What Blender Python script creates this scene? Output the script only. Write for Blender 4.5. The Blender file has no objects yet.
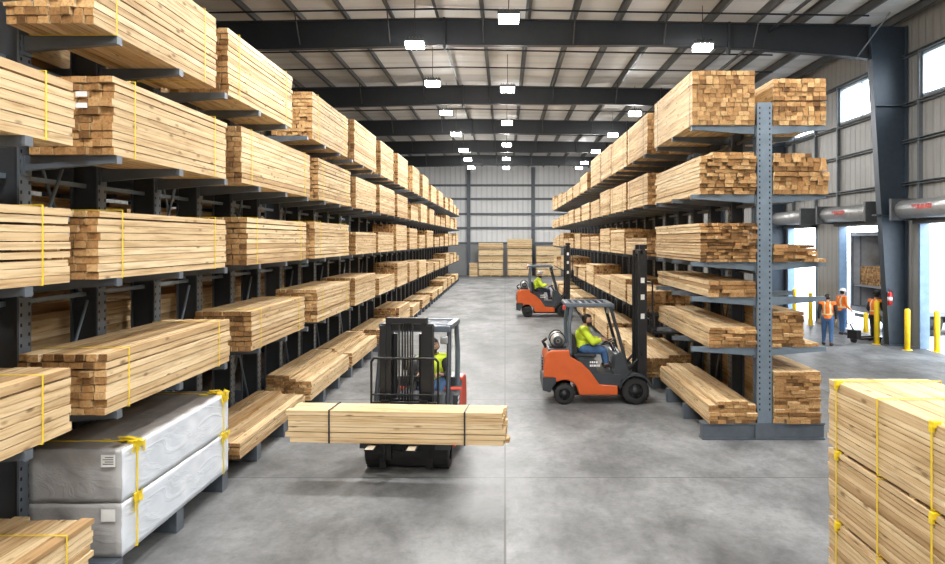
import bpy, math, random
from mathutils import Vector, Matrix, Quaternion

RNG = random.Random(11)
sc = bpy.context.scene
COL = sc.collection
PI = math.pi

# ------------------------------------------------------------------ materials
def new_mat(name):
    m = bpy.data.materials.new(name)
    m.use_nodes = True
    nt = m.node_tree
    for n in list(nt.nodes):
        nt.nodes.remove(n)
    out = nt.nodes.new('ShaderNodeOutputMaterial')
    b = nt.nodes.new('ShaderNodeBsdfPrincipled')
    nt.links.new(b.outputs[0], out.inputs[0])
    return m, nt, b, out

def N(nt, kind, **kw):
    n = nt.nodes.new(kind)
    for k, v in kw.items():
        setattr(n, k, v)
    return n

def ramp(nt, fac, stops):
    r = N(nt, 'ShaderNodeValToRGB')
    el = r.color_ramp.elements
    el[0].position, el[0].color = stops[0][0], (*stops[0][1], 1)
    el[1].position, el[1].color = stops[-1][0], (*stops[-1][1], 1)
    for p, c in stops[1:-1]:
        e = el.new(p); e.color = (*c, 1)
    nt.links.new(fac, r.inputs[0])
    return r.outputs[0]

def mixc(nt, fac, a, b, mode='MIX'):
    m = N(nt, 'ShaderNodeMix', data_type='RGBA', blend_type=mode)
    for sock, v in ((m.inputs[0], fac), (m.inputs[6], a), (m.inputs[7], b)):
        if isinstance(v, (int, float)):
            sock.default_value = v
        elif isinstance(v, tuple):
            sock.default_value = (*v, 1)
        else:
            nt.links.new(v, sock)
    return m.outputs[2]

def noise(nt, vec, scale, detail=4, rough=.55, dist=0):
    n = N(nt, 'ShaderNodeTexNoise')
    n.inputs['Scale'].default_value = scale
    n.inputs['Detail'].default_value = detail
    n.inputs['Roughness'].default_value = rough
    n.inputs['Distortion'].default_value = dist
    if vec is not None:
        nt.links.new(vec, n.inputs['Vector'])
    return n.outputs['Fac']

def mapping(nt, vec, scale=(1, 1, 1), loc=(0, 0, 0)):
    m = N(nt, 'ShaderNodeMapping')
    m.inputs['Scale'].default_value = scale
    m.inputs['Location'].default_value = loc
    nt.links.new(vec, m.inputs['Vector'])
    return m.outputs[0]

def bump(nt, b, h, strength=.3, dist=.01):
    n = N(nt, 'ShaderNodeBump')
    n.inputs['Strength'].default_value = strength
    n.inputs['Distance'].default_value = dist
    nt.links.new(h, n.inputs['Height'])
    nt.links.new(n.outputs[0], b.inputs['Normal'])

def plain(name, col, rough=.5, metal=0., var=.12, scale=6., bmp=0.):
    m, nt, b, out = new_mat(name)
    tc = N(nt, 'ShaderNodeTexCoord')
    f = noise(nt, tc.outputs['Object'], scale, 5)
    lo = tuple(c * (1 - var) for c in col); hi = tuple(min(1, c * (1 + var)) for c in col)
    nt.links.new(ramp(nt, f, [(.3, lo), (.7, hi)]), b.inputs['Base Color'])
    b.inputs['Roughness'].default_value = rough
    b.inputs['Metallic'].default_value = metal
    if bmp:
        bump(nt, b, f, bmp, .01)
    return m

def emit(name, col, strength):
    m, nt, b, out = new_mat(name)
    b.inputs['Base Color'].default_value = (*col, 1)
    b.inputs['Emission Color'].default_value = (*col, 1)
    b.inputs['Emission Strength'].default_value = strength
    return m

def wood_mat(name, dark, mid, light, end=False):
    """planks run along local x; per-plank value comes from the 'tint' attribute"""
    m, nt, b, out = new_mat(name)
    tc = N(nt, 'ShaderNodeTexCoord')
    at = N(nt, 'ShaderNodeAttribute', attribute_name='tint')
    off = N(nt, 'ShaderNodeVectorMath', operation='MULTIPLY_ADD')
    nt.links.new(at.outputs['Vector'], off.inputs[0])
    off.inputs[1].default_value = (37, 91, 53)
    nt.links.new(tc.outputs['Object'], off.inputs[2])
    v = off.outputs[0]
    if end:
        g = noise(nt, mapping(nt, v, (4, 30, 30)), 1.2, 4, .6)
    else:
        g = noise(nt, mapping(nt, v, (.7, 16, 16)), 1.6, 5, .6, .4)
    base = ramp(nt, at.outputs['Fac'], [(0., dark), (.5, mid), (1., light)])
    grain = ramp(nt, g, [(.30, (.46, .36, .26)), (.46, (.84, .79, .72)), (.58, (1, 1, 1)), (.8, (1.1, 1.08, 1.04))])
    c = mixc(nt, .9, base, grain, 'MULTIPLY')
    if not end:
        k = N(nt, 'ShaderNodeTexVoronoi')
        k.inputs['Scale'].default_value = 1.0
        nt.links.new(mapping(nt, v, (2.6, 8, 8)), k.inputs['Vector'])
        kf = ramp(nt, k.outputs['Distance'], [(.08, (1, 1, 1)), (.2, (0, 0, 0))])
        c = mixc(nt, kf, c, tuple(x * .55 for x in dark))
    nt.links.new(c, b.inputs['Base Color'])
    b.inputs['Roughness'].default_value = .7
    b.inputs['Specular IOR Level'].default_value = .25
    return m

M = {}
M['wood'] = wood_mat('sawn_wood', (.44, .285, .14), (.66, .49, .285), (.79, .635, .41))
M['wood_end'] = wood_mat('sawn_wood_end', (.12, .058, .02), (.39, .215, .085), (.64, .42, .20), True)
M['wood_pale'] = wood_mat('pale_wood', (.52, .36, .18), (.68, .51, .29), (.79, .62, .40))
M['rack'] = plain('rack_steel', (.105, .125, .15), .45, .3)
M['rack_light'] = plain('rack_steel_light', (.16, .205, .25), .45, .3)
M['rack_dark'] = plain('rack_steel_dark', (.036, .042, .05), .5, .2)
M['hole'] = plain('punched_hole', (.008, .009, .01), .9)
M['strap_y'] = plain('yellow_strap', (.80, .58, .015), .45)
M['strap_k'] = plain('black_strap', (.015, .015, .017), .5)
M['strap_d'] = plain('dull_strap', (.16, .13, .09), .5)
M['paper'] = plain('paper_tag', (.72, .72, .70), .7)
M['print'] = plain('tag_print', (.1, .1, .1), .7)
M['orange'] = plain('forklift_orange', (.54, .095, .016), .35, 0, .06)
M['red'] = plain('forklift_red', (.56, .045, .015), .35, 0, .06)
M['graphite'] = plain('graphite_paint', (.034, .040, .048), .4, .1)
M['bluegrey'] = plain('bluegrey_paint', (.10, .125, .155), .4, .1)
M['black'] = plain('black_metal', (.013, .013, .014), .4, .2)
M['rubber'] = plain('rubber', (.018, .018, .018), .8)
M['hub'] = plain('wheel_hub', (.03, .031, .033), .5, .3)
M['seat'] = plain('seat_vinyl', (.018, .018, .02), .6)
M['tank'] = plain('gas_tank', (.55, .55, .53), .3, .55)
M['chrome'] = plain('steel_bright', (.55, .56, .57), .3, .9)
M['fork_tip'] = plain('worn_fork', (.50, .44, .35), .5, .3)
M['lamp_red'] = plain('lamp_red', (.5, .05, .03), .3)
M['white'] = plain('white_paint', (.75, .76, .77), .5)
M['yellow'] = plain('bollard_yellow', (.84, .58, .015), .45, 0, .06)
M['steel_col'] = plain('column_steel', (.032, .047, .065), .42, .25)
M['steel_beam'] = plain('beam_steel', (.013, .015, .018), .5, .25)
M['purlin'] = plain('purlin_steel', (.065, .065, .065), .5, .3)
M['girt'] = plain('girt_steel', (.13, .145, .16), .5, .3)
M['frame_dark'] = plain('end_frame', (.10, .115, .13), .5, .3)
M['jamb'] = plain('door_jamb', (.16, .25, .37), .45, .1)
M['housing'] = plain('coil_housing', (.33, .335, .34), .35, .5)
M['housing_dark'] = plain('coil_bracket', (.07, .075, .08), .5, .3)
M['lettering'] = plain('red_lettering', (.5, .06, .05), .5)
M['skin'] = plain('skin', (.50, .29, .19), .5)
M['eye'] = plain('eye_white', (.8, .8, .78), .3)
M['iris'] = plain('eye_dark', (.03, .02, .015), .3)
M['lip'] = plain('lip', (.42, .17, .13), .5)
M['hair'] = plain('dark_hair', (.018, .013, .01), .7)
M['hivis'] = plain('hivis_yellow', (.62, .78, .04), .7)
M['orange_vest'] = plain('hivis_orange', (.88, .20, .02), .7)
M['stripe'] = plain('reflective_stripe', (.78, .74, .45), .4)
M['jeans'] = plain('blue_denim', (.05, .12, .26), .8)
M['navy'] = plain('navy_cloth', (.02, .025, .04), .8)
M['dark_cloth'] = plain('dark_cloth', (.022, .022, .026), .8)
M['boots'] = plain('boot_leather', (.03, .02, .015), .6)
M['hat'] = plain('hard_hat', (.80, .80, .78), .3)
M['ext_red'] = plain('extinguisher_red', (.5, .02, .02), .3)
M['trailer_grey'] = plain('trailer_grey', (.22, .23, .25), .5, .2)
M['trailer_in'] = plain('trailer_lining', (.5, .51, .53), .6)
M['lens'] = emit('lamp_lens', (1, .985, .96), 60)

def floor_mat():
    m, nt, b, out = new_mat('concrete_floor')
    tc = N(nt, 'ShaderNodeTexCoord'); o = tc.outputs['Object']
    big = noise(nt, mapping(nt, o, (1, .45, 1)), .5, 7, .62, .2)
    med = noise(nt, mapping(nt, o, (1.0, .55, 1), (7, 3, 0)), .9, 8, .70, .3)
    fine = noise(nt, o, 14, 5, .7)
    c1 = ramp(nt, big, [(.30, (.088, .090, .092)), (.50, (.165, .169, .173)), (.72, (.235, .24, .246))])
    c2 = ramp(nt, med, [(.34, (.50, .50, .495)), (.5, (.95, .95, .95)), (.66, (1.3, 1.3, 1.29))])
    c3 = ramp(nt, fine, [(.3, (.88, .88, .88)), (.7, (1.08, 1.08, 1.08))])
    scuff = noise(nt, mapping(nt, o, (2.2, 1.6, 1), (3, 8, 0)), 2.2, 8, .75, .5)
    c4 = ramp(nt, scuff, [(.36, (.80, .80, .79)), (.5, (1, 1, 1)), (.64, (1.1, 1.1, 1.1))])
    c = mixc(nt, 1, mixc(nt, 1, mixc(nt, .9, c1, c2, 'MULTIPLY'), c3, 'MULTIPLY'), c4, 'MULTIPLY')
    sep = N(nt, 'ShaderNodeSeparateXYZ'); nt.links.new(o, sep.inputs[0])
    lines = None
    for ax, period, offs, hw in ((0, 7.2, 0.0, .013), (1, 5.6, 11.45, .014)):
        a = N(nt, 'ShaderNodeMath', operation='SUBTRACT'); nt.links.new(sep.outputs[ax], a.inputs[0]); a.inputs[1].default_value = offs - period / 2 + 560 * 0
        p = N(nt, 'ShaderNodeMath', operation='FLOORED_MODULO'); nt.links.new(a.outputs[0], p.inputs[0]); p.inputs[1].default_value = period
        s = N(nt, 'ShaderNodeMath', operation='SUBTRACT'); nt.links.new(p.outputs[0], s.inputs[0]); s.inputs[1].default_value = period / 2
        ab = N(nt, 'ShaderNodeMath', operation='ABSOLUTE'); nt.links.new(s.outputs[0], ab.inputs[0])
        lt = N(nt, 'ShaderNodeMath', operation='LESS_THAN'); nt.links.new(ab.outputs[0], lt.inputs[0]); lt.inputs[1].default_value = hw
        if lines is None:
            lines = lt.outputs[0]
        else:
            mx = N(nt, 'ShaderNodeMath', operation='MAXIMUM'); nt.links.new(lines, mx.inputs[0]); nt.links.new(lt.outputs[0], mx.inputs[1]); lines = mx.outputs[0]
    lf = N(nt, 'ShaderNodeMath', operation='MULTIPLY'); nt.links.new(lines, lf.inputs[0]); lf.inputs[1].default_value = .8
    c = mixc(nt, lf.outputs[0], c, (.045, .045, .045))
    r = ramp(nt, med, [(.3, (.30, .30, .30)), (.7, (.48, .48, .48))])
    df = N(nt, 'ShaderNodeBsdfDiffuse'); nt.links.new(c, df.inputs[0]); df.inputs['Roughness'].default_value = .3
    gl = N(nt, 'ShaderNodeBsdfGlossy'); nt.links.new(r, gl.inputs['Roughness']); gl.inputs[0].default_value = (.8, .8, .8, 1)
    mx = N(nt, 'ShaderNodeMixShader'); mx.inputs[0].default_value = .11
    nt.links.new(df.outputs[0], mx.inputs[1]); nt.links.new(gl.outputs[0], mx.inputs[2]); nt.links.new(mx.outputs[0], out.inputs[0])
    nt.nodes.remove(b)
    return m
M['floor'] = floor_mat()

def siding(name, axis, lo, hi, period, rough=.45):
    m, nt, b, out = new_mat(name)
    tc = N(nt, 'ShaderNodeTexCoord')
    w = N(nt, 'ShaderNodeTexWave', wave_type='BANDS', bands_direction=axis, wave_profile='SIN')
    w.inputs['Scale'].default_value = 2 * PI / period / 20.0
    nt.links.new(tc.outputs['Object'], w.inputs['Vector'])
    n = noise(nt, tc.outputs['Object'], .6, 4)
    prof = ramp(nt, w.outputs['Fac'], [(.70, (0, 0, 0)), (.86, (1, 1, 1))])
    c = ramp(nt, n, [(.3, lo), (.7, hi)])
    c = mixc(nt, .22, c, mixc(nt, prof, (1, 1, 1), (.45, .45, .45)), 'MULTIPLY')
    nt.links.new(c, b.inputs['Base Color'])
    b.inputs['Roughness'].default_value = rough
    bump(nt, b, prof, .6, .04)
    return m
M['siding_right'] = siding('ribbed_siding', 'Y', (.215, .212, .20), (.27, .266, .255), .42)
M['siding_end'] = siding('white_siding', 'X', (.80, .81, .82), (.88, .885, .89), .5)
M['roof'] = siding('roof_liner', 'Y', (.58, .575, .56), (.68, .67, .65), 1.3, .6)
M['masonry'] = plain('grey_masonry', (.27, .28, .29), .8, 0, .08, 1.5)
M['ground'] = plain('yard_concrete', (.55, .55, .55), .9, 0, .08, .4)

def wrap_mat(name, lo, hi):
    m, nt, b, out = new_mat(name)
    tc = N(nt, 'ShaderNodeTexCoord'); o = tc.outputs['Object']
    n1 = noise(nt, mapping(nt, o, (.8, 2.2, 2.2)), 1.3, 3, .5, 1.0)
    rot = N(nt, 'ShaderNodeMapping'); rot.inputs['Rotation'].default_value = (0, .9, 0); rot.inputs['Scale'].default_value = (.7, 2.0, 3.0); nt.links.new(o, rot.inputs['Vector'])
    n2 = noise(nt, rot.outputs[0], 1.2, 4, .5, 1.2)
    rid = ramp(nt, n2, [(.42, (0, 0, 0)), (.5, (1, 1, 1)), (.58, (0, 0, 0))])
    nt.links.new(ramp(nt, n1, [(.3, lo), (.7, hi)]), b.inputs['Base Color'])
    b.inputs['Roughness'].default_value = .42
    ad = N(nt, 'ShaderNodeMath', operation='ADD'); nt.links.new(n1, ad.inputs[0]); nt.links.new(rid, ad.inputs[1])
    bump(nt, b, ad.outputs[0], .16, .02)
    return m
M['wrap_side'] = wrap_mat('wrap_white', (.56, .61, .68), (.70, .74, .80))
M['wrap_end'] = wrap_mat('wrap_grey_shaded', (.27, .265, .26), (.40, .395, .39))  # greyer end wrap, with its lighting shade painted into the colour
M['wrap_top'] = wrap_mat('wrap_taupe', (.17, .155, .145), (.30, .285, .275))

def glass_mat():
    m, nt, b, out = new_mat('window_glass')
    g = N(nt, 'ShaderNodeBsdfGlossy'); g.inputs['Roughness'].default_value = .03
    t = N(nt, 'ShaderNodeBsdfTransparent'); t.inputs[0].default_value = (.93, .97, 1, 1)
    fr = N(nt, 'ShaderNodeFresnel'); fr.inputs[0].default_value = 1.45
    mx = N(nt, 'ShaderNodeMixShader')
    nt.links.new(fr.outputs[0], mx.inputs[0]); nt.links.new(t.outputs[0], mx.inputs[1]); nt.links.new(g.outputs[0], mx.inputs[2])
    nt.links.new(mx.outputs[0], out.inputs[0])
    return m
M['glass'] = glass_mat()
M['win_frame'] = plain('window_frame', (.30, .36, .42), .4)

# ------------------------------------------------------------------ mesh builder
class MB:
    def __init__(s):
        s.v = []; s.f = []; s.m = []; s.t = []; s.sm = []
    def add(s, vs, fs, mi=0, t=.5, smooth=False):
        o = len(s.v)
        s.v += [tuple(v) for v in vs]
        for k, f in enumerate(fs):
            s.f.append(tuple(i + o for i in f))
            s.m.append(mi[k] if isinstance(mi, (list, tuple)) else mi)
            s.t.append(t); s.sm.append(smooth)
        return s
    def box(s, x0, x1, y0, y1, z0, z1, mi=0, t=.5):
        vs = [(x, y, z) for x in (x0, x1) for y in (y0, y1) for z in (z0, z1)]
        fs = [(0, 1, 3, 2), (4, 6, 7, 5), (0, 4, 5, 1), (2, 3, 7, 6), (0, 2, 6, 4), (1, 5, 7, 3)]
        return s.add(vs, fs, mi, t)
    def board(s, x0, x1, y0, y1, z0, z1, t, skew=0.):
        vs = []
        for x in (x0, x1):
            dy = skew * (1 if x == x1 else -1)
            for y in (y0, y1):
                for z in (z0, z1):
                    vs.append((x, y + dy, z))
        fs = [(0, 1, 3, 2), (4, 6, 7, 5), (0, 4, 5, 1), (2, 3, 7, 6), (0, 2, 6, 4), (1, 5, 7, 3)]
        return s.add(vs, fs, [1, 1, 0, 0, 0, 0], t)
    def bbox(s, x0, x1, y0, y1, z0, z1, r=.02, mi=0):
        """box with chamfered edges"""
        r = min(r, (x1 - x0) * .45, (y1 - y0) * .45, (z1 - z0) * .45)
        import bmesh
        bm = bmesh.new()
        bmesh.ops.create_cube(bm, size=1)
        for v in bm.verts:
            v.co = Vector(((x0 + x1) / 2 + v.co.x * (x1 - x0), (y0 + y1) / 2 + v.co.y * (y1 - y0), (z0 + z1) / 2 + v.co.z * (z1 - z0)))
        bmesh.ops.bevel(bm, geom=bm.edges[:], offset=r, segments=2, affect='EDGES', profile=.6)
        bm.verts.index_update()
        s.add([v.co[:] for v in bm.verts], [[v.index for v in f.verts] for f in bm.faces], mi)
        bm.free()
        return s
    def prism(s, pts, y0, y1, mi=0, axis='y'):
        """polygon in (x,z) extruded along y; axis 'x' -> polygon in (y,z) along x; 'z' -> (x,y) along z"""
        n = len(pts)
        def P(a, b, c):
            return (a, c, b) if axis == 'y' else ((c, a, b) if axis == 'x' else (a, b, c))
        vs = [P(a, b, y0) for a, b in pts] + [P(a, b, y1) for a, b in pts]
        fs = [tuple(range(n)), tuple(range(2 * n - 1, n - 1, -1))]
        fs += [(i, n + i, n + (i + 1) % n, (i + 1) % n) for i in range(n)]
        return s.add(vs, fs, mi)
    def cyl(s, p0, p1, r0, r1=None, n=12, mi=0, cap=True, smooth=True):
        r1 = r0 if r1 is None else r1
        p0 = Vector(p0); p1 = Vector(p1); d = (p1 - p0)
        q = d.to_track_quat('Z', 'Y')
        vs = []
        for p, r in ((p0, r0), (p1, r1)):
            for i in range(n):
                a = 2 * PI * i / n
                vs.append(p + q @ Vector((r * math.cos(a), r * math.sin(a), 0)))
        s.add(vs, [(i, (i + 1) % n, n + (i + 1) % n, n + i) for i in range(n)], mi, smooth=smooth)
        if cap:
            s.add(vs, [tuple(range(n - 1, -1, -1)), tuple(range(n, 2 * n))], mi)
        return s
    def tube(s, pts, r, n=8, mi=0):
        for a, b in zip(pts, pts[1:]):
            s.cyl(a, b, r, r, n, mi)
        for p in pts[1:-1]:
            s.ball(p, (r, r, r), 6, 5, mi)
        return s
    def ball(s, c, r, n=12, k=8, mi=0, rot=None):
        c = Vector(c); vs = []
        if isinstance(r, (int, float)):
            r = (r, r, r)
        for j in range(k + 1):
            th = PI * j / k
            for i in range(n):
                a = 2 * PI * i / n
                p = Vector((r[0] * math.sin(th) * math.cos(a), r[1] * math.sin(th) * math.sin(a), r[2] * math.cos(th)))
                if rot is not None:
                    p = rot @ p
                vs.append(c + p)
        fs = []
        for j in range(k):
            for i in range(n):
                a, b = j * n + i, j * n + (i + 1) % n
                if j == 0: fs.append((a, b + n, a + n)[::-1])
                elif j == k - 1: fs.append((a, b, a + n)[::-1])
                else: fs.append((a, b, b + n, a + n)[::-1])
        return s.add(vs, fs, mi, smooth=True)
    def lathe(s, prof, c, axis='z', n=24, mi=0, smooth=True):
        c = Vector(c); vs = []
        for r, h in prof:
            for i in range(n):
                a = 2 * PI * i / n; u, w = r * math.cos(a), r * math.sin(a)
                vs.append(c + (Vector((u, w, h)) if axis == 'z' else Vector((u, h, w)) if axis == 'y' else Vector((h, u, w))))
        fs = [(j * n + i, j * n + (i + 1) % n, (j + 1) * n + (i + 1) % n, (j + 1) * n + i) for j in range(len(prof) - 1) for i in range(n)]
        return s.add(vs, fs, mi, smooth=smooth)
    def torus(s, c, R, r, rot, n=24, k=8, mi=0):
        c = Vector(c); vs = []; fs = []
        for i in range(n):
            a = 2 * PI * i / n
            for j in range(k):
                b = 2 * PI * j / k
                vs.append(c + rot @ Vector(((R + r * math.cos(b)) * math.cos(a), (R + r * math.cos(b)) * math.sin(a), r * math.sin(b))))
        for i in range(n):
            for j in range(k):
                fs.append((i * k + j, ((i + 1) % n) * k + j, ((i + 1) % n) * k + (j + 1) % k, i * k + (j + 1) % k))
        return s.add(vs, fs, mi, smooth=True)
    def mesh(s, name, mats):
        me = bpy.data.meshes.new(name)
        me.from_pydata(s.v, [], s.f)
        for m in (mats if isinstance(mats, (list, tuple)) else [mats]):
            me.materials.append(M[m] if isinstance(m, str) else m)
        me.polygons.foreach_set('material_index', s.m)
        me.polygons.foreach_set('use_smooth', s.sm)
        a = me.attributes.new('tint', 'FLOAT', 'FACE')
        a.data.foreach_set('value', s.t)
        me.update()
        return me
    def obj(s, name, mats, parent=None, loc=(0, 0, 0), rotz=0):
        o = bpy.data.objects.new(name, s.mesh(name, mats))
        COL.objects.link(o)
        o.location = loc; o.rotation_euler = (0, 0, rotz)
        if parent is not None:
            o.parent = parent
        return o

def tag(o, label, cat, group=None, kind=None):
    if label: o['label'] = label
    if cat: o['category'] = cat
    if group: o['group'] = group
    if kind: o['kind'] = kind
    return o

def thing(name, label, cat, loc=(0, 0, 0), rotz=0, group=None):
    o = bpy.data.objects.new(name, None)
    COL.objects.link(o)
    o.empty_display_size = .2
    o.location = loc; o.rotation_euler = (0, 0, rotz)
    return tag(o, label, cat, group)

def struct(o):
    o['kind'] = 'structure'
    return o

def copy_tree(o, parent=None):
    c = o.copy(); COL.objects.link(c); c.parent = parent
    for ch in list(o.children):
        copy_tree(ch, c)
    return c

# ------------------------------------------------------------------ camera
F = 800.0; VX, VY = 505.0, 240.0; H = 3.4
cam = bpy.data.cameras.new('camera'); co = bpy.data.objects.new('camera', cam); COL.objects.link(co)
co.location = (0, 0, H); co.rotation_euler = (PI / 2, 0, 0)
cam.sensor_width = 36; cam.lens = 36 * F / 945
cam.shift_x = -(VX - 472.5) / 945; cam.shift_y = -(282 - VY) / 945
cam.clip_start = .1; cam.clip_end = 500
sc.camera = co

# ------------------------------------------------------------------ shell
YN, YF = -9.0, 77.3
XL, XR = -13.0, 12.95
def roofz(x):
    return 10.77 - (x + 2) / 62 if x > -2 else 10.77 + (x + 2) / 62

struct(MB().box(XL - .2, XR + .15, YN, YF + .2, -.2, 0).obj('floor', 'floor'))
struct(MB().box(XR + .15, 70, -40, 130, -.25, -.03).obj('ground', 'ground'))
m = MB()
m.prism([(XL - .2, roofz(XL)), (-2, roofz(-2)), (XR + .15, roofz(XR)), (XR + .15, roofz(XR) + .1), (-2, roofz(-2) + .1), (XL - .2, roofz(XL) + .1)], YN, YF + .2)
struct(m.obj('ceiling', 'roof'))
struct(MB().box(XL - .2, XL, YN, YF, 0, 10.6).obj('wall_left', 'siding_right'))
struct(MB().box(XL, XR, YF, YF + .15, 3.05, 10.9).obj('wall_far', 'siding_end'))
struct(MB().box(XL, XR, YN - .15, YN, 0, 10.7).obj('wall_near', 'siding_end'))
struct(MB().box(XL, XR, YF - .12, YF + .15, 0, 3.05).obj('wall_far_base', 'masonry'))

DOORS = [(21.5, 25.0), (27.3, 31.0), (33.2, 36.6)]
DZ = 4.05
WINS = [(20.6, 24.75), (27.2, 30.85), (33.3, 35.7), (38.2, 41.6)]
WZ = (7.85, 9.2)
ys = sorted(set([YN, YF] + [a for d in DOORS for a in d] + [a for w in WINS for a in w]))
m = MB()
for a, b in zip(ys, ys[1:]):
    c = (a + b) / 2
    indoor = any(d[0] < c < d[1] for d in DOORS); inwin = any(w[0] < c < w[1] for w in WINS)
    z = DZ if indoor else 0
    if inwin:
        m.box(XR, XR + .12, a, b, z, WZ[0]); m.box(XR, XR + .12, a, b, WZ[1], roofz(XR) + .02)
    else:
        m.box(XR, XR + .12, a, b, z, roofz(XR) + .02)
struct(m.obj('wall_right', 'siding_right'))

for i, (a, b) in enumerate(WINS):
    w = MB()
    t = .07
    w.box(XR - .05, XR + .1, a, a + t, *WZ); w.box(XR - .05, XR + .1, b - t, b, *WZ)
    w.box(XR - .05, XR + .1, a, b, WZ[0], WZ[0] + t); w.box(XR - .05, XR + .1, a, b, WZ[1] - t, WZ[1])
    w.box(XR - .02, XR + .08, (a + b) / 2 - .025, (a + b) / 2 + .025, *WZ)
    wo = struct(w.obj('window_%d' % (i + 1), 'win_frame'))
    MB().add([(XR + .035, a + t, WZ[0] + t), (XR + .035, b - t, WZ[0] + t), (XR + .035, b - t, WZ[1] - t), (XR + .035, a + t, WZ[1] - t)], [(3, 2, 1, 0)]).obj('pane', 'glass', wo)
    # trim posts below the window
for i, (a, b) in enumerate(DOORS):
    d = bpy.data.objects.new('door_%d' % (i + 1), None); COL.objects.link(d); struct(d)
    for y0, y1 in ((a, a + .10), (b - .10, b)):
        MB().box(XR - .03, XR + .27, y0, y1, 0, DZ).obj('jamb', 'jamb', d)
    MB().box(XR - .22, XR + .2, a, b, DZ - .14, DZ).obj('header', 'housing_dark', d)
    h = MB()
    h.lathe([(.001, 0), (.29, 0), (.29, b - a + .3), (.001, b - a + .3)], (XR - .42, a - .15, 4.36), 'y', 20)
    h.obj('coil_housing', 'housing', d)
    for y0 in (a - .32, b + .16):
        MB().box(XR - .8, XR - .02, y0, y0 + .14, 4.02, 4.70).obj('bracket', 'housing_dark', d)
    if i < 2:
        yy = a + (b - a) * .42
        l = MB()
        for r in range(2):
            yq = yy
            for q in range(9 - 2 * r):
                wd = .06 + .03 * ((q * 7 + r) % 3)
                an = PI * (.92 if r == 0 else 1.0)
                cx, cz = XR - .42 + .295 * math.cos(an), 4.36 + .295 * math.sin(an) 
                l.box(cx - .006, cx + .004, yq, yq + wd, cz - .035, cz + .035)
                yq += wd + .04
        l.obj('lettering', 'lettering', d)

# girts of the right wall
for z in (5.2, 6.55, 7.72, 9.28):
    struct(MB().prism([(XR - .16, z - .05), (XR, z - .05), (XR, z + .05), (XR - .16, z + .05), (XR - .16, z + .03), (XR - .03, z + .03), (XR - .03, z - .03), (XR - .16, z - .03)], YN, YF - .2).obj('wall_girt', 'girt'))
for y in (19.4, 20.5, 24.85, 27.1, 30.95, 33.2, 35.75, 38.1, 41.7, 44.):
    struct(MB().box(XR - .12, XR, y - .06, y + .06, 4.1, 9.3).obj('wall_post', 'girt'))

# portal frames
FR = [5.2, 15.5, 25.8, 36.95, 47.2, 57.2, 67.2]
def beam(y):
    m = MB()
    xs = [XL, -8, -2, 2, 5, 8, 11.0, 11.74]
    dep = [1.05, .9, .85, .8, .74, .82, 1.0, 1.08]
    top = [roofz(x) - .26 for x in xs]
    pts = list(zip(xs, top)) + [(x, t - d) for x, t, d in reversed(list(zip(xs, top, dep)))]
    m.prism(pts, y - .012, y + .012)
    for a in range(len(xs) - 1):
        for off, th in ((0, .025), (1, .025)):
            z0 = top[a] - (dep[a] if off else 0); z1 = top[a + 1] - (dep[a + 1] if off else 0)
            m.prism([(xs[a], z0), (xs[a + 1], z1), (xs[a + 1], z1 + th), (xs[a], z0 + th)], y - .14, y + .14)
    for x in (-1.95, 7.2):
        z = roofz(x) - .3
        m.box(x - .03, x + .03, y - .16, y + .16, z - .92, z + .08)
    return struct(m.obj('ceiling_beam', 'steel_beam'))
for y in FR:
    beam(y)
    c = MB()
    zt = roofz(12.4) - .26
    out = XR - .05
    c.prism([(out - .56, 0), (out, 0), (out, zt), (out - 1.2, zt), (out - 1.13, zt - 1.1)], y - .012, y + .012)
    c.box(out - .02, out, y - .17, y + .17, 0, zt)
    c.prism([(out - .58, 0), (out - .55, 0), (out - 1.10, zt - 1.1), (out - 1.14, zt - 1.1)], y - .17, y + .17)
    c.prism([(out - 1.14, zt - 1.1), (out - 1.10, zt - 1.1), (out - 1.17, zt), (out - 1.21, zt)], y - .17, y + .17)
    c.box(out - .7, out + .02, y - .2, y + .2, 0, .03)
    for z in (4.2, 7.72):
        c.box(out - 1.0, out, y - .16, y + .16, z - .02, z + .02)
    struct(c.obj('steel_column', 'steel_col'))
    b = MB()
    b.cyl((out - 1.6, y - .02, zt - 1.05), (out - 1.1, y - 1.3, zt + .1), .025)
    struct(b.obj('knee_brace', 'girt'))
    b = MB()
    for x in (-9.5, -6.6, -3.7, -.7, 2.2, 5.1, 8.0):
        b.cyl((x, y - .03, roofz(x) - 1.0), (x, y - .75, roofz(x) - .12), .02, n=6)
    struct(b.obj('ceiling_brace', 'purlin'))
x = -12.4
while x < 12.6:
    z = roofz(x)
    m = MB().box(x - .012, x + .012, YN, YF, z - .24, z - .005)
    m.box(x - .012, x + .08, YN, YF, z - .25, z - .235)
    m.box(x - .08, x + .012, YN, YF, z - .02, z - .006)
    struct(m.obj('ceiling_purlin', 'purlin'))
    x += 1.46
for y in (22.6, 24.4, 29.6, 32.6, 40.0, 43, 50, 53, 60.5):
    m = MB().tube([(XL + .3, y, roofz(XL) - .32), (-2, y, roofz(-2) - .32), (11.5 - (y % 2), y, roofz(11) - .32)], .03)
    struct(m.obj('ceiling_rod', 'steel_beam'))
struct(MB().cyl((8.55, 10, 10.15), (8.55, 70, 10.15), .055).obj('sprinkler_pipe', 'steel_beam'))
# far wall frame
for x in (-9.7, -3.5, 2.7, 8.9):
    struct(MB().box(x - .17, x + .17, YF - .42, YF - .13, 0, 10.4).obj('end_column', 'frame_dark'))
for z in (3.1, 4.56, 5.9, 7.36, 8.67):
    struct(MB().box(XL, XR, YF - .22, YF, z - .1, z + .1).obj('end_girt', 'frame_dark'))

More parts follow.
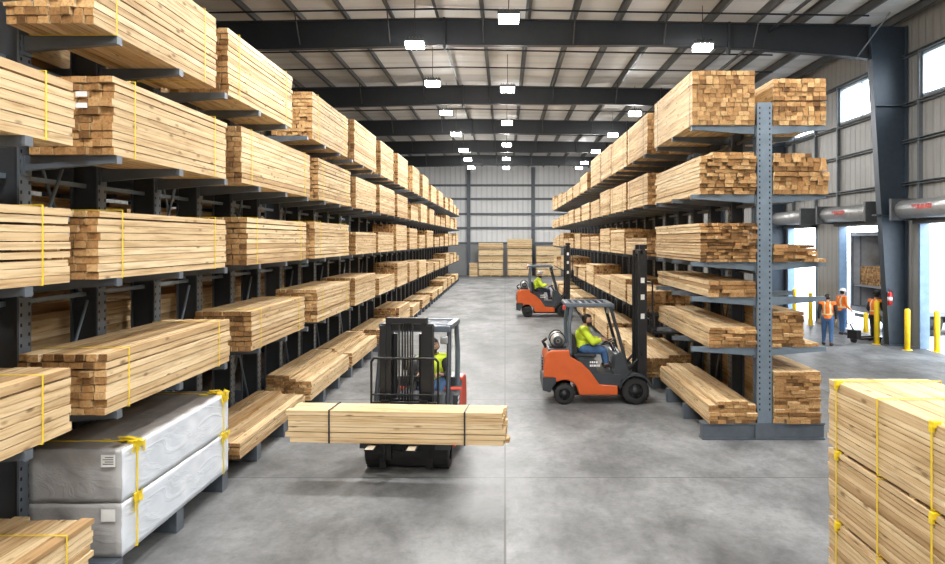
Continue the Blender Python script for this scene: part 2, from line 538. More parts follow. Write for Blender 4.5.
# ------------------------------------------------------------------ high bay lights
LN = {0: 'first', 1: 'second', 2: 'third', 3: 'fourth', 4: 'fifth', 5: 'sixth', 6: 'seventh', 7: 'eighth', 8: 'ninth', 9: 'tenth', 10: 'eleventh',
      11: 'twelfth', 12: 'thirteenth', 13: 'fourteenth', 14: 'fifteenth', 15: 'sixteenth', 16: 'seventeenth', 17: 'eighteenth'}
LAMP_P = 300
def lamp(x, y, p=1.0):
    l = bpy.data.lights.new('high_bay_and_fill_lamp', 'POINT'); l.energy = LAMP_P * p * .62; l.color = (1, .985, .955); l.shadow_soft_size = .10
    o = bpy.data.objects.new('high_bay_and_fill_lamp', l); COL.objects.link(o); o.location = (x, y, 9.12)
    l = bpy.data.lights.new('high_bay_and_fill_panel', 'AREA'); l.shape = 'RECTANGLE'; l.size, l.size_y = .55, .45; l.energy = LAMP_P * p * 1.3; l.color = (1, .985, .955)
    o = bpy.data.objects.new('high_bay_and_fill_panel', l); COL.objects.link(o); o.location = (x, y, 9.24)
def high_bay(x, y, label):
    t = thing('high_bay_light', label, 'ceiling light', (x, y, 9.4), 0, 'high bay lights under the roof')
    hm = MB().bbox(-.30, .30, -.24, .24, .015, .10, .02)
    for k in range(6):
        hm.box(-.26 + k * .1, -.24 + k * .1, -.2, .2, .10, .16)
    hm.obj('housing', 'housing_dark', t)
    ln = MB()
    for sx in (-.14, .14):
        for sy in (-.11, .11):
            ln.bbox(sx - .125, sx + .125, sy - .095, sy + .095, -.14, .02, .008)
    ln.obj('lens', 'lens', t)
    MB().cyl((0, 0, .1), (0, 0, roofz(x) - 9.4 - .004), .012, n=6).obj('cable', 'black', t)
    lamp(x, y)
for row, x, ds in (('centre', .1, [21.5, 31.6, 40.7, 50, 58.5, 65.8]), ('left', -2.75, [24.4, 30.4, 37.4, 45, 53, 59, 65.5]), ('right', 6.1, [24.7, 37.6, 45.3, 53.8, 61.5, 65.9])):
    for k, d in enumerate(ds):
        high_bay(x, d, 'glowing square LED high-bay light, %s in the %s ceiling row counting from the camera' % (LN[k], row))

def area(name, loc, size, power, rot=(0, 0, 0), col=(1, .985, .96)):
    l = bpy.data.lights.new(name, 'AREA'); l.shape = 'RECTANGLE'; l.size, l.size_y = size; l.energy = power; l.color = col
    o = bpy.data.objects.new(name, l); COL.objects.link(o); o.location = loc; o.rotation_euler = rot
    return o
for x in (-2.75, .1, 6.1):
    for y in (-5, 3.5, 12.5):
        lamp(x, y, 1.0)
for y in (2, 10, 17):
    lamp(9.6, y, .8)  # added fill lamps without fixtures, brightening the dock floor
# sky portals in the openings
def portal(y0, y1, z0, z1):
    o = area('sky_portal', (XR + .3, (y0 + y1) / 2, (z0 + z1) / 2), (z1 - z0, y1 - y0), 1, (0, PI / 2, 0))
    o.data.cycles.is_portal = True

# ------------------------------------------------------------------ lumber
def layout(L, W, Hh, bw, bh, rng, stag=.02, mixed=True, lift=.5, steps=None, tone=0., gap=.004):
    rows = max(1, round(Hh / bh)); h = Hh / rows
    out = []
    for r in range(rows):
        n = max(1, round(W / bw) + (rng.choice((-1, 0, 0, 1)) if mixed and W / bw > 3 else 0))
        ws = [1 + (rng.uniform(-.18, .18) if mixed else 0) for _ in range(n)]
        s = W / sum(ws); y = -W / 2
        rowt = rng.gauss(0, .10)
        rg_ = gap * rng.choice((.35, .45, .6, .8, 1.0, 1.7))
        for c in range(n):
            w = ws[c] * s
            if steps and r >= rows - len(steps):
                lo, hi = steps[r - (rows - len(steps))]
                f = (c + .5) / n
                if not (lo <= f <= hi):
                    y += w; continue
            g = max(gap, .007) * rng.uniform(.6, 1.9)
            t = min(1, max(0, lift + tone + rowt + rng.gauss(0, .20)))
            e0 = rng.gauss(0, stag); e1 = rng.gauss(0, stag)
            jz = rng.uniform(0, .35) * gap
            edge = rng.uniform(-1, 1) * stag * .25
            out.append((-L / 2 + e0, L / 2 + e1, y + edge + g / 2, y + w + edge - g / 2, r * h + jz if r else 0, (r + 1) * h - rg_, t, rng.uniform(-1, 1) * stag * .12))
            y += w
    return out

def strap_mesh(x, W, Hh, w=.022, th=.005, e=.012, z0=-.004, mat='strap_y'):
    m = MB()
    a, b = -W / 2 - e, W / 2 + e
    zt = Hh + .004
    m.box(x - w / 2, x + w / 2, a - th, a, z0, zt + th)
    m.box(x - w / 2, x + w / 2, b, b + th, z0, zt + th)
    m.box(x - w / 2, x + w / 2, a, b, zt, zt + th)
    m.box(x - w / 2, x + w / 2, a, b, z0 - .001, z0 + .003)
    return m

def bundle(loc, L, W, Hh, label, group, rotz=PI / 2, bw=.125, bh=.07, stag=.018, detail=1, straps=(), smat='strap_y', tags=(), pale=False, steps=None,
           seed=None, mixed=True, lift=.5, name='lumber_bundle', cat='lumber bundle', hide_core=False, gap=.004, sw=.022, spacers=0):
    """detail 2: each board a part; 1: boards mesh with strap parts; 0: one mesh"""
    rng = random.Random(seed if seed is not None else RNG.random())
    bs = layout(L, W, Hh, bw, bh, rng, stag, mixed, lift, steps, rng.gauss(0, .05), gap)
    mats = ['wood_pale' if pale else 'wood', 'wood_end']
    if detail == 2:
        t = thing(name, label, cat, loc, rotz, group)
        core = MB(); ncore = 0
        for b in bs:
            inner = hide_core and (b[2] > -W / 2 + .06 and b[3] < W / 2 - .06 and b[5] < Hh - .06 and b[4] > .02)
            if inner or (hide_core and b[3] < W / 2 - .06 and b[5] < Hh - .06):
                core.board(*b); ncore += 1
            else:
                MB().board(*b).obj('board', mats, t)
        if ncore:
            core.obj('inner_boards', mats, t)['kind'] = 'stuff'
    else:
        m = MB()
        for b in bs:
            m.board(*b)
        if spacers:
            for xx in (-.38, 0, .38):
                m.box(xx * L - .05, xx * L + .05, -W / 2, W / 2, -spacers, .0, 0, .3)
        t = tag(m.obj(name, mats, None, loc, rotz), label, cat, group)
    if detail:
        for x in straps:
            strap_mesh(x, W, Hh, sw).obj('strap', smat, t)
        for (yy, zz, w, h) in tags:
            g = MB().box(-L / 2 - .05, -L / 2 - .044, yy - w / 2, yy + w / 2, zz - h / 2, zz + h / 2)
            g.obj('paper_tag', 'paper', t)
    return t

ORD = LN
SHELF = ['top shelf', 'second shelf down', 'middle shelf', 'second shelf up', 'bottom shelf']
LZ = [5.40, 4.23, 3.03, 1.73, .25]
FX = -3.8
LW = [.82, .82, .84, .85, .90]
def fill(rows, start, end, lens, gaps, hs, rng):
    y = start
    while y < end - 1.5:
        L = min(rng.uniform(*lens), end - y)
        rows.append((y, y + L, rng.uniform(*hs)))
        y += L + rng.uniform(*gaps)
    return rows
rg = random.Random(5)
LEFT = [
    fill([(7.38, 10.55, .92), (11.0, 14.3, .92), (15.8, 19.4, .94), (20.2, 23.6, 1.05), (24.5, 27.3, 1.05), (28.4, 31.3, 1.1), (33, 35.6, 1.08), (37, 39.8, 1.05)], 41.2, 66, (2.6, 3.4), (.8, 1.8), (.55, .95), rg),
    fill([(3.4, 7.05, .56), (7.77, 10.9, .78), (11.55, 15.6, .82), (16.3, 19.7, .85), (20.4, 23.6, .8), (24.3, 27.6, .86), (28.3, 31.3, .82), (32.4, 35, .6)], 36.2, 66, (2.6, 3.4), (.6, 1.6), (.45, .85), rg),
    fill([(3.4, 7.0, .65), (7.5, 10.9, .66), (11.8, 15.3, .71), (16, 19.5, .75), (20.4, 23.6, .58), (24.0, 27.3, .62), (28.0, 31, .92), (31.9, 34.6, .85), (35.6, 38, .6)], 39, 66, (2.6, 3.4), (.6, 1.6), (.45, .9), rg),
    fill([(3.4, 7.0, .56), (7.64, 11.05, .58), (12, 15.2, .6), (16.2, 19.6, .67), (20.3, 23.5, .72), (24.2, 27.6, .52), (28.3, 31.2, .85), (31.9, 34.5, .75)], 35.5, 66, (2.6, 3.4), (.6, 1.4), (.4, .8), rg),
    fill([(3.4, 7.36, .59), None, (11.5, 15.2, .30), (15.7, 19.5, .50), (19.9, 23.75, .46), (24.4, 28, .42), (28.7, 32, .7)], 33, 66, (2.6, 3.6), (.6, 1.6), (.3, .6), rg),
]
for r, row in enumerate(LEFT):
    for k, e in enumerate(row):
        if e is None:
            continue
        a, b, hh = e
        L = b - a; W = LW[r]
        det = 2 if a < 11 and r < 4 else (1 if a < 29 else 0)
        if r == 4: det = 2 if k in (0, 2) else (1 if a < 33 else 0)
        adj = 'tall' if hh > .8 else ('low flat' if hh < .5 else 'medium-height')
        strp = (-L / 2 + .42, L / 2 - .45) if (a < 20 and not (r == 4 and k > 0)) else ()
        what = 'yellow-strapped lumber bundle' if strp else ('loose stack of boards' if r == 4 else 'pale lumber bundle')
        nearend = '' if k else ''
        label = '%s %s on %s of left rack, %s from the camera' % (adj, what, SHELF[r], ORD[k])
        tags_ = ()
        if r == 1 and k == 1: tags_ = ((-.12, .58, .11, .05), (-.12, .47, .11, .05))
        if r == 2 and k == 1: tags_ = ((-.10, .56, .12, .045), (-.10, .44, .13, .08))
        steps = None
        if r == 4 and k in (3, 4): steps = [(.35, 1), (.45, 1)]
        if r == 4 and k == 2: steps = [(.5, 1.0)]
        bh = .075 if r < 4 else .062
        bundle((FX - W / 2, (a + b) / 2, LZ[r]), L, W, hh, label, 'lumber on the left rack', bw=.125 if r < 4 else .15, bh=bh, stag=.016 if r < 4 else .03,
               detail=det, straps=strp, tags=tags_, steps=steps, seed=100 * r + k, hide_core=(k == 0 and a < 4), lift=.55, sw=.017, gap=.010)
def arm_mesh(L, s, root=.15, tip=.07, w=.09):
    m = MB()
    pts = [(0, 0), (s * L, 0), (s * L, -tip), (0, -root)]
    m.prism(pts if s < 0 else pts[::-1], -w / 2, w / 2, 0)
    m.box(*(sorted((s * L, s * (L - .012)))), -w / 2 - .01, w / 2 + .01, -tip - .01, 0, 0)
    m.box(*(sorted((0, s * .02))), -w / 2 - .03, w / 2 + .03, -root - .04, 0.0, 0)
    return m
# bundles on the far side of the left rack, seen through the gaps
for layer, (xc, dark) in enumerate(((-5.58, .30), (-7.6, .2))):  # wood tint lowered on these rows, painting in shade
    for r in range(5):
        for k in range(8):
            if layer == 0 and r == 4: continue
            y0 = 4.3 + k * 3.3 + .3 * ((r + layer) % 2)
            lab = ('shadowed lumber bundle on far side of left rack behind uprights, %s' if layer == 0 else 'dark lumber bundle in the rack row added beyond the left rack, %s') % SHELF[r]
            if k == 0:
                src = bundle((xc, y0 + 1.6, LZ[r]), 3.15, .84, ((.7, .9, .8, .85, .9), (.9, 1.08, 1.05, 1.12, 1.2))[layer][r], lab, 'bundles %s' % ('on the far side of the left rack' if layer == 0 else 'in the added rack row'), detail=0, seed=900 + r + 10 * layer, lift=dark)
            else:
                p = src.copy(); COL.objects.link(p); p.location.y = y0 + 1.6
rk3 = thing('cantilever_rack', 'dark cantilever rack of the row added beyond the left rack', 'rack', (-8.2, 18, 0), 0)  # rack row added here to darken the gaps in the left rack
for i in range(10):
    y = 4.6 + i * 3.3 - 18
    put3 = MB().box(-.14, .14, y - .1, y + .1, 0, 6.2); put3.obj('upright', 'rack_dark', rk3)
    for dy in (0, 1.7):
        for r in range(4):
            a_ = arm_mesh(1.0, 1); MB().add([(vx + .14, vy + y + dy, vz + LZ[r] - .002) for vx, vy, vz in a_.v], a_.f).obj('arm', 'rack_dark', rk3) if dy == 0 else None
    MB().box(-.14, 1.1, y - .08, y + .08, 0, .248).obj('base_foot', 'rack_dark', rk3)
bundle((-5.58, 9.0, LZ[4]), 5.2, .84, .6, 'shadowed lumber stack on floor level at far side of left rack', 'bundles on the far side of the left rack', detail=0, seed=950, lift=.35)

# ---- wrapped packs
def wrapped(z, label, tagy, seed):
    import bmesh
    L, W, Hh = 3.05, .93, .53
    t = thing('wrapped_lumber_pack', label, 'wrapped lumber', (FX - W / 2, 7.93 + L / 2, z), PI / 2, 'wrapped packs on the left rack')
    rng = random.Random(seed)
    nx, ny, nz = 60, 14, 10
    from mathutils import noise as mn
    def disp(p, n):
        w = mn.noise(Vector((p[0] * 2.2 + seed, p[1] * 5, p[2] * 5 + p[0] * 2))) * .012 + mn.noise(Vector((p[0] * 4 + seed, p[1] * 6, p[2] * 6 - p[0] * 4))) * .005
        return Vector(p) + Vector(n) * w
    faces = MB()
    def sheet(f, n, nu, nv, mi):
        vs = [disp(f(u / nu, v / nv), n) for u in range(nu + 1) for v in range(nv + 1)]
        fs = [(u * (nv + 1) + v, (u + 1) * (nv + 1) + v, (u + 1) * (nv + 1) + v + 1, u * (nv + 1) + v + 1) for u in range(nu) for v in range(nv)]
        faces.add(vs, fs, mi, smooth=True)
    x0, x1, y0, y1 = -L / 2, L / 2, -W / 2, W / 2
    e = .0
    # local -y faces the aisle (rot 90: world x = -y)
    sheet(lambda u, v: (x0 + u * L, y0, v * Hh), (0, -1, 0), nx, nz, 0)
    sheet(lambda u, v: (x0 + u * L, y1, v * Hh), (0, 1, 0), nx, nz, 1)
    sheet(lambda u, v: (x0 + u * L, y0 + v * W, Hh), (0, 0, 1), nx, ny, 2)
    sheet(lambda u, v: (x0 + u * L, y0 + v * W, 0.0), (0, 0, 0), nx, ny, 1)
    sheet(lambda u, v: (x0, y0 + u * W, v * Hh), (-1, 0, 0), ny, nz, 1)
    sheet(lambda u, v: (x1, y0 + u * W, v * Hh), (1, 0, 0), ny, nz, 1)
    me_o = faces.obj('plastic_wrap', ['wrap_side', 'wrap_end', 'wrap_top'], t)
    import bmesh as _b
    bm = _b.new(); bm.from_mesh(me_o.data); _b.ops.remove_doubles(bm, verts=bm.verts[:], dist=.02 * .9); _b.ops.recalc_face_normals(bm, faces=bm.faces[:]); bm.to_mesh(me_o.data); bm.free()
    for x in (x0 + .30, x1 - .22):
        strap_mesh(x, W, Hh, .024, .006, .016, z0=.002).obj('strap', 'strap_y', t)
        c = MB()
        # crumpled yellow corner protector: fan of small flaps over the front top edge
        for k in range(26):
            px = x + rng.gauss(0, .07); up = rng.random() < .6
            a = rng.uniform(0, PI); s = rng.uniform(.03, .075)
            if up:
                py = y0 + abs(rng.gauss(0, .12)); base = Vector((px, py, Hh + .014 + rng.random() * .02))
                d = Vector((math.cos(a), math.sin(a), rng.uniform(-.1, .25))) * s; q = Vector((-math.sin(a), math.cos(a), rng.uniform(-.1, .3))) * s * .5
            else:
                base = Vector((px, y0 - .02 - rng.random() * .012, Hh - abs(rng.gauss(0, .05))))
                d = Vector((math.cos(a), -.05, math.sin(a))) * s; q = Vector((-math.sin(a), -.1, math.cos(a))) * s * .5
            c.add([base - d - q, base + d - q, base + d + q, base - d + q], [(0, 1, 2, 3)])
        c.bbox(x - .05, x + .05, y0 - .022, y0 + .07, Hh - .05, Hh + .022, .012)
        c.obj('corner_protector', 'strap_y', t)
    tg = MB().box(x0 - .022, x0 - .018, tagy - .07, tagy + .07, .36, .48)
    tg.obj('paper_tag', 'paper', t)
    if z > .5:
        tp = MB()
        for q in range(4):
            tp.box(x0 - .025, x0 - .022, tagy - .055, tagy + .05 - .02 * (q % 2), .385 + q * .022, .393 + q * .022)
        tp.obj('tag_print', 'print', t)
wrapped(LZ[4] + .005, 'lower of two plastic-wrapped grey lumber packs on bottom shelf of left rack', -.34, 3)
wrapped(LZ[4] + .545, 'upper of two plastic-wrapped grey lumber packs on bottom shelf of left rack', -.34, 8)

# ------------------------------------------------------------------ racks
def upright_mesh(w, d, z1, side, face_mi=0):
    """I-post: flange plates across y, web; d along x, centred"""
    m = MB()
    t = .02
    m.box(-d / 2, -d / 2 + t, -w / 2, w / 2, 0, z1, 1); m.box(d / 2 - t, d / 2, -w / 2, w / 2, 0, z1, 1)
    m.box(-d / 2 + t, d / 2 - t, -w / 2 + .05, w / 2 - .05, 0, z1, 2)
    for s in (-1, 1):
        for y in (-w * .33, w * .33):
            z = .45
            while z < z1 - .08:
                m.box(s * (d / 2 + .001) - .001, s * (d / 2 + .001) + .001, y - .014, y + .014, z, z + .034, 3)
                z += .10
    return m
# left rack
UL = [6.37 + 1.5 * k for k in range(-2, 41)]
rk = thing('cantilever_rack', 'long blue-grey steel cantilever rack along left side of aisle', 'rack', (-4.88, 35, 0), 0)
uw, ud, uz = .2, .32, 6.25
um = upright_mesh(uw, ud, uz, 1).mesh('upright', ['rack_light', 'rack', 'rack_dark', 'hole'])
armf = arm_mesh(.93, 1).mesh('arm', ['rack']); armb = arm_mesh(.85, -1).mesh('arm', ['rack'])
footm = MB()
footm.bbox(-.95, 1.06, -.08, .08, 0, .247, .01)
footm.box(1.06, 1.075, -.10, .10, 0, .247); foot = footm.mesh('base_foot', ['rack'])
def put(name, me, parent, loc):
    o = bpy.data.objects.new(name, me); COL.objects.link(o); o.parent = parent; o.location = loc
    return o
narm = 0; rest = MB()
for i, y in enumerate(UL):
    put('upright', um, rk, (0, y - 35, 0)); put('base_foot', foot, rk, (0, y - 35, 0))
    for r in range(4):
        if narm < 88:
            put('arm', armf, rk, (ud / 2, y - 35, LZ[r] - .002)); narm += 1
        else:
            am = arm_mesh(.93, 1); rest.add([(vx + ud / 2, vy + y - 35, vz + LZ[r] - .002) for vx, vy, vz in am.v], am.f)
        if y < 30:
            am = arm_mesh(.85, -1); rest.add([(vx - ud / 2, vy + y - 35, vz + LZ[r] - .002) for vx, vy, vz in am.v], am.f)
tag(rest.obj('far_arms', 'rack', rk), None, None, None, 'stuff')
def braces(US, y0, parent, zs, diag, mat):
    n = 0; far = MB()
    for i, (a, b) in enumerate(zip(US, US[1:])):
        pieces = [('h', z) for z in zs] + ([('d', q) for q in diag] if i % 2 == 1 else [])
        for kind, z in pieces:
            m = MB() if n < 95 else far
            if kind == 'h':
                m.box(-.02, .02, a - y0 + .08, b - y0 - .08, z, z + .05)
            else:
                m.cyl((z[2], a - y0 + .08, z[0]), (z[2], b - y0 - .08, z[1]), .02, n=6)
            if m is not far: m.obj('brace', mat, parent)
            n += 1
    far.obj('far_braces', mat, parent)['kind'] = 'stuff'
braces(UL, 35, rk, (1.45, 2.75, 4.0, 5.15), ((.4, 2.7, .03), (2.7, .4, -.03), (2.75, 5.1, .03), (5.1, 2.75, -.03)), 'rack_light')
# right rack
UR = [13.73 + 1.55 * k for k in range(26)]
XU = 4.415
rk2 = thing('cantilever_rack', 'long blue-grey cantilever rack right of aisle with perforated end column', 'rack', (XU, 34, 0), 0)
um2 = upright_mesh(.2, .25, 5.74, 1).mesh('upright', ['rack_light', 'rack', 'rack_dark', 'hole'])
# near end column: broad perforated plate facing the camera
ne = MB()
ne.box(-.125, .125, -.13, -.11, .29, 5.74, 0); ne.box(-.125, .125, .09, .11, .29, 5.74, 0); ne.box(-.012, .012, -.11, .09, .29, 5.74, 0)
for s in (-1, 1):
    ne.box(s * .119 - .006, s * .119 + .006, -.11, -.05, .29, 5.74, 0)
    z = .5
    while z < 5.7:
        ne.box(s * .085 - .011, s * .085 + .011, -.132, -.1295, z, z + .035, 1)
        z += .09
ne.obj('upright', ['rack_light', 'hole'], rk2, (0, UR[0] - 34, 0))
bs_ = MB()
bs_.bbox(-1.06, 1.03, -.13, .12, 0, .03, .005); bs_.bbox(-1.06, 1.03, -.13, .12, .255, .288, .005); bs_.bbox(-1.05, 1.02, -.10, .09, .03, .255, .005)
bs_.box(-.16, .16, -.135, -.125, .02, .28)
bs_.obj('base_foot', 'rack', rk2, (0, UR[0] - 34, 0))
RZN = [5.36, 4.18, 3.03, 2.43, 1.57]
RZ = [5.36, 4.20, 3.03, 1.75]
a2f = arm_mesh(1.1, -1).mesh('arm', ['rack_light']); a2b = arm_mesh(.95, 1).mesh('arm', ['rack_light'])
a3f = arm_mesh(1.1, -1).mesh('arm', ['rack'])
foot2m = MB().bbox(-1.02, 1.0, -.08, .08, 0, .285, .01); foot2 = foot2m.mesh('base_foot', ['rack'])
rest2 = MB(); n2 = 0
for i, y in enumerate(UR):
    if i:
        put('upright', um2, rk2, (0, y - 34, 0)); put('base_foot', foot2, rk2, (0, y - 34, 0))
    for z in (RZN if i < 3 else RZ):
        if n2 < 80:
            put('arm', a2f if i == 0 else a3f, rk2, (-.125, y - 34, z - .002)); n2 += 1
        else:
            am = arm_mesh(1.1, -1); rest2.add([(vx - .125, vy + y - 34, vz + z - .002) for vx, vy, vz in am.v], am.f)
        if i < 3:
            put('arm', a2b, rk2, (.125, y - 34, z - .002))
        else:
            am = arm_mesh(.95, 1); rest2.add([(vx + .125, vy + y - 34, vz + z - .002) for vx, vy, vz in am.v], am.f)
tag(rest2.obj('far_arms', 'rack', rk2), None, None, None, 'stuff')
braces(UR, 34, rk2, (1.4, 2.8, 4.0, 5.2), ((.4, 2.7, .03), (2.7, .4, -.03)), 'rack')
# right rack, near bay (aisle side): each board visible
def rb(x0, x1, y0, y1, z, h, label, group='lumber on the right rack', **kw):
    return bundle(((x0 + x1) / 2, (y0 + y1) / 2, z), y1 - y0, x1 - x0, h, label, group, **kw)
rb(3.18, 4.25, 13.6, 17.05, 5.36, .92, 'tall square lumber bundle on top shelf at near end of right rack', detail=2, bw=.105, bh=.076, stag=.008, straps=(-1.58, 1.3), smat='strap_d', seed=1, gap=.004, sw=.016, lift=.48)
rb(3.31, 4.27, 13.6, 17.6, 4.18, .72, 'ragged-ended board stack on second shelf down at near end of right rack', detail=2, bw=.125, bh=.06, stag=.045, seed=2, steps=[(.0, .8)], gap=.008, lift=.45)
rb(3.31, 4.27, 13.6, 17.6, 3.03, .66, 'ragged-ended board stack on third shelf down at near end of right rack', detail=2, bw=.115, bh=.055, stag=.05, seed=3, gap=.008, lift=.42)
rb(3.47, 4.27, 13.6, 18.2, 2.43, .27, 'shallow stack of boards on fourth shelf down, near end of right rack', detail=2, bw=.19, bh=.068, stag=.03, seed=4, gap=.008, lift=.45)
rb(3.47, 4.27, 13.6, 18.1, 1.57, .36, 'broad flat board stack just above floor stack, near end of right rack', detail=2, bw=.19, bh=.06, stag=.03, seed=5, gap=.008, lift=.5)
rb(3.45, 4.27, 13.55, 17.8, .29, .38, 'stepped loose board stack on the base beams, near end of right rack', detail=2, bw=.17, bh=.063, stag=.03, seed=6, steps=[(.2, .8)], gap=.008, lift=.5)
# far side of the near bay
G2 = 'lumber on the dock side of the right rack'
rb(4.58, 5.48, 13.65, 17.0, 5.36, .40, 'lower of two bundles on top shelf at dock side of right rack column', G2, detail=2, bw=.1, bh=.075, stag=.012, seed=21)
rb(4.58, 5.48, 13.65, 17.0, 5.785, .37, 'upper of two bundles on top shelf at dock side of right rack column', G2, detail=2, bw=.1, bh=.075, stag=.012, seed=22)
rb(4.56, 5.50, 13.6, 17.0, 4.18, .38, 'lower of two board stacks at second shelf down, dock side of right rack', G2, detail=2, bw=.11, bh=.07, stag=.03, seed=23)
rb(4.56, 5.46, 13.6, 17.0, 4.575, .30, 'upper of two board stacks at second shelf down, dock side of right rack', G2, detail=2, bw=.11, bh=.07, stag=.03, seed=24, steps=[(.25, 1)])
rb(4.56, 5.30, 13.6, 16.6, 3.03, .29, 'low jumbled board stack on third shelf down, dock side of right rack', G2, detail=2, bw=.2, bh=.058, stag=.05, seed=25, gap=.003)
rb(4.56, 5.12, 13.7, 17.0, 1.57, .60, 'narrow board stack on lower shelf, dock side of right rack', G2, detail=2, bw=.17, bh=.062, stag=.03, seed=26, gap=.008)
rb(4.56, 5.36, 13.55, 17.2, .29, .88, 'tall board stack on the base beams, dock side of right rack', G2, detail=2, bw=.19, bh=.063, stag=.025, seed=27, gap=.008)
for (x0, y0, z, rz, L, lab) in ((5.28, 13.3, 3.03, .10, 2.6, 'loose board poking out past low jumbled stack on right rack'), (5.2, 13.68, 1.57, .03, 1.9, 'short loose board lying beside narrow stack on lower dock-side shelf'),
                               (5.34, 13.75, 1.57, -.02, 1.9, 'outermost short loose board at tip of lower dock-side shelf arm')):
    b_ = MB().board(0, L, -.06, .06, 0, .055, .6)
    tag(b_.obj('loose_board', ['wood', 'wood_end'], None, (x0, y0, z), PI / 2 - rz), lab, 'board')
# flat grey board on the fourth dock-side arms
# right rack further on
rg = random.Random(9)
RIGHT = [
    fill([(18.0, 20.9, .92), (21.1, 24.1, .92), (24.25, 26.8, .95), (26.95, 29.9, .98)], 31.2, 54, (2.6, 3.2), (.3, .8), (.55, .95), rg),
    fill([(18.0, 20.9, .72), (21.2, 24.3, .74), (24.5, 27.0, .78), (27.2, 29.9, .6)], 30.4, 54, (2.6, 3.2), (.3, .8), (.5, .85), rg),
    fill([(18.1, 21.2, .42), (21.5, 24.3, .66), (24.5, 27.0, .74), (27.4, 30.0, .5)], 30.4, 54, (2.6, 3.2), (.3, .8), (.45, .8), rg),
    fill([(18.2, 21.0, .5), (21.3, 24.3, .62), (24.6, 28.6, .42), (29, 31.5, .75)], 32, 54, (2.6, 3.2), (.3, .8), (.4, .8), rg),
    fill([(18.1, 21.4, .52), (21.7, 24.8, .4), (25.2, 28.6, .5)], 29.0, 54, (2.6, 3.4), (.5, 1.2), (.35, .6), rg),
]
RZZ = RZ + [.287]
for r, row in enumerate(RIGHT):
    for k, (a, b, hh) in enumerate(row):
        adj = 'tall' if hh > .8 else ('low' if hh < .55 else 'medium-height')
        label = '%s lumber bundle on %s of right rack, %s beyond the near-end bay' % (adj, SHELF[r], ORD[k])
        rb(3.2, 4.22, a, b, RZZ[r], hh, label, detail=1 if a < 26 else 0, bw=.115, bh=.075, stag=.016, seed=500 + 40 * r + k, gap=.010,
           straps=(-1.0, 1.0) if a < 26 and r < 2 else (), smat='strap_d', steps=[(0, .55)] if (r == 4 and k == 0) else None)
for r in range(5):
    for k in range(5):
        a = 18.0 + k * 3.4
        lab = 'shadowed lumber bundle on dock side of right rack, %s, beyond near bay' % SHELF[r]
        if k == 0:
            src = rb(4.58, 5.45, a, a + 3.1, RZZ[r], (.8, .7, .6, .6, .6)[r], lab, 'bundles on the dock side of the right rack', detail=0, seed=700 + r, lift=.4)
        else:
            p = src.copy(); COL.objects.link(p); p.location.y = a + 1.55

# ------------------------------------------------------------------ foreground strapped stack
for lv, (z, word) in enumerate(((.11, 'bottom'), (.775, 'middle'), (1.44, 'top'))):
    L, W, hh = 4.3, .95, .63
    t = bundle((3.12 + W / 2, 7.72 - L / 2, z), L, W, hh, '%s yellow-strapped pack of planks in the stack at lower right corner' % word, 'strapped plank packs in the foreground',
               detail=2, bw=.2, bh=.049, stag=.012, seed=60 + lv, straps=(), pale=False, hide_core=True, mixed=False, gap=.006, lift=.5)
    for yy in (7.50, 6.67, 5.82, 4.97):
        x = yy - (7.72 - L / 2)
        strap_mesh(x, W, hh, .02, .005, .014).obj('strap', 'strap_y', t)
        if abs(yy - 6.67) > .1:
            c = MB(); c.bbox(x - .032, x + .032, W / 2 - .04, W / 2 + .024, hh - .035, hh + .016, .008)
            c.bbox(x - .018, x + .026, W / 2 + .0, W / 2 + .028, hh - .07, hh - .02, .006)
            c.obj('corner_protector', 'strap_y', t)
    for xx in (-1.8, -.6, .6, 1.8):
        MB().box(xx - .04, xx + .04, -W / 2 + .02, W / 2 - .02, -.109 if lv == 0 else -.03, 0).obj('spacer', ['wood'], t)

# ------------------------------------------------------------------ stacks against the far wall
def far_stack(x0, x1, zs, word, y=74.6):
    for k, (z0, z1) in enumerate(zip(zs, zs[1:])):
        W = 1.1
        bundle(((x0 + x1) / 2, y + W / 2, z0 + .09), x1 - x0, W, z1 - z0 - .092, 'lumber pack, %s in the %s stack against the far wall' % (('lowest', 'second up', 'third up', 'fourth up', 'fifth up', 'sixth up')[k], word),
               'lumber packs by the far wall', rotz=0, detail=0, bw=.14, bh=.1, stag=.02, seed=800 + k, lift=.6, spacers=.09)
far_stack(-2.45, -.2, [0, .62, 1.25, 1.88, 2.5, 3.12], 'left')
far_stack(.25, 2.5, [0, .62, 1.25, 1.88, 2.55, 3.5], 'middle')
far_stack(2.95, 5.2, [0, .62, 1.25, 1.88, 2.8], 'right')
bundle((-2.95, 75.2, 0), .75, .9, 1.25, 'small narrow pile of short boards left of the far wall stacks', 'lumber packs by the far wall', rotz=0, detail=0, bw=.14, bh=.12, seed=830)

# ------------------------------------------------------------------ forklift
def arc(cx, cz, r, a0, a1, n):
    return [(cx + r * math.cos(math.radians(a0 + (a1 - a0) * i / n)), cz + r * math.sin(math.radians(a0 + (a1 - a0) * i / n))) for i in range(n + 1)]

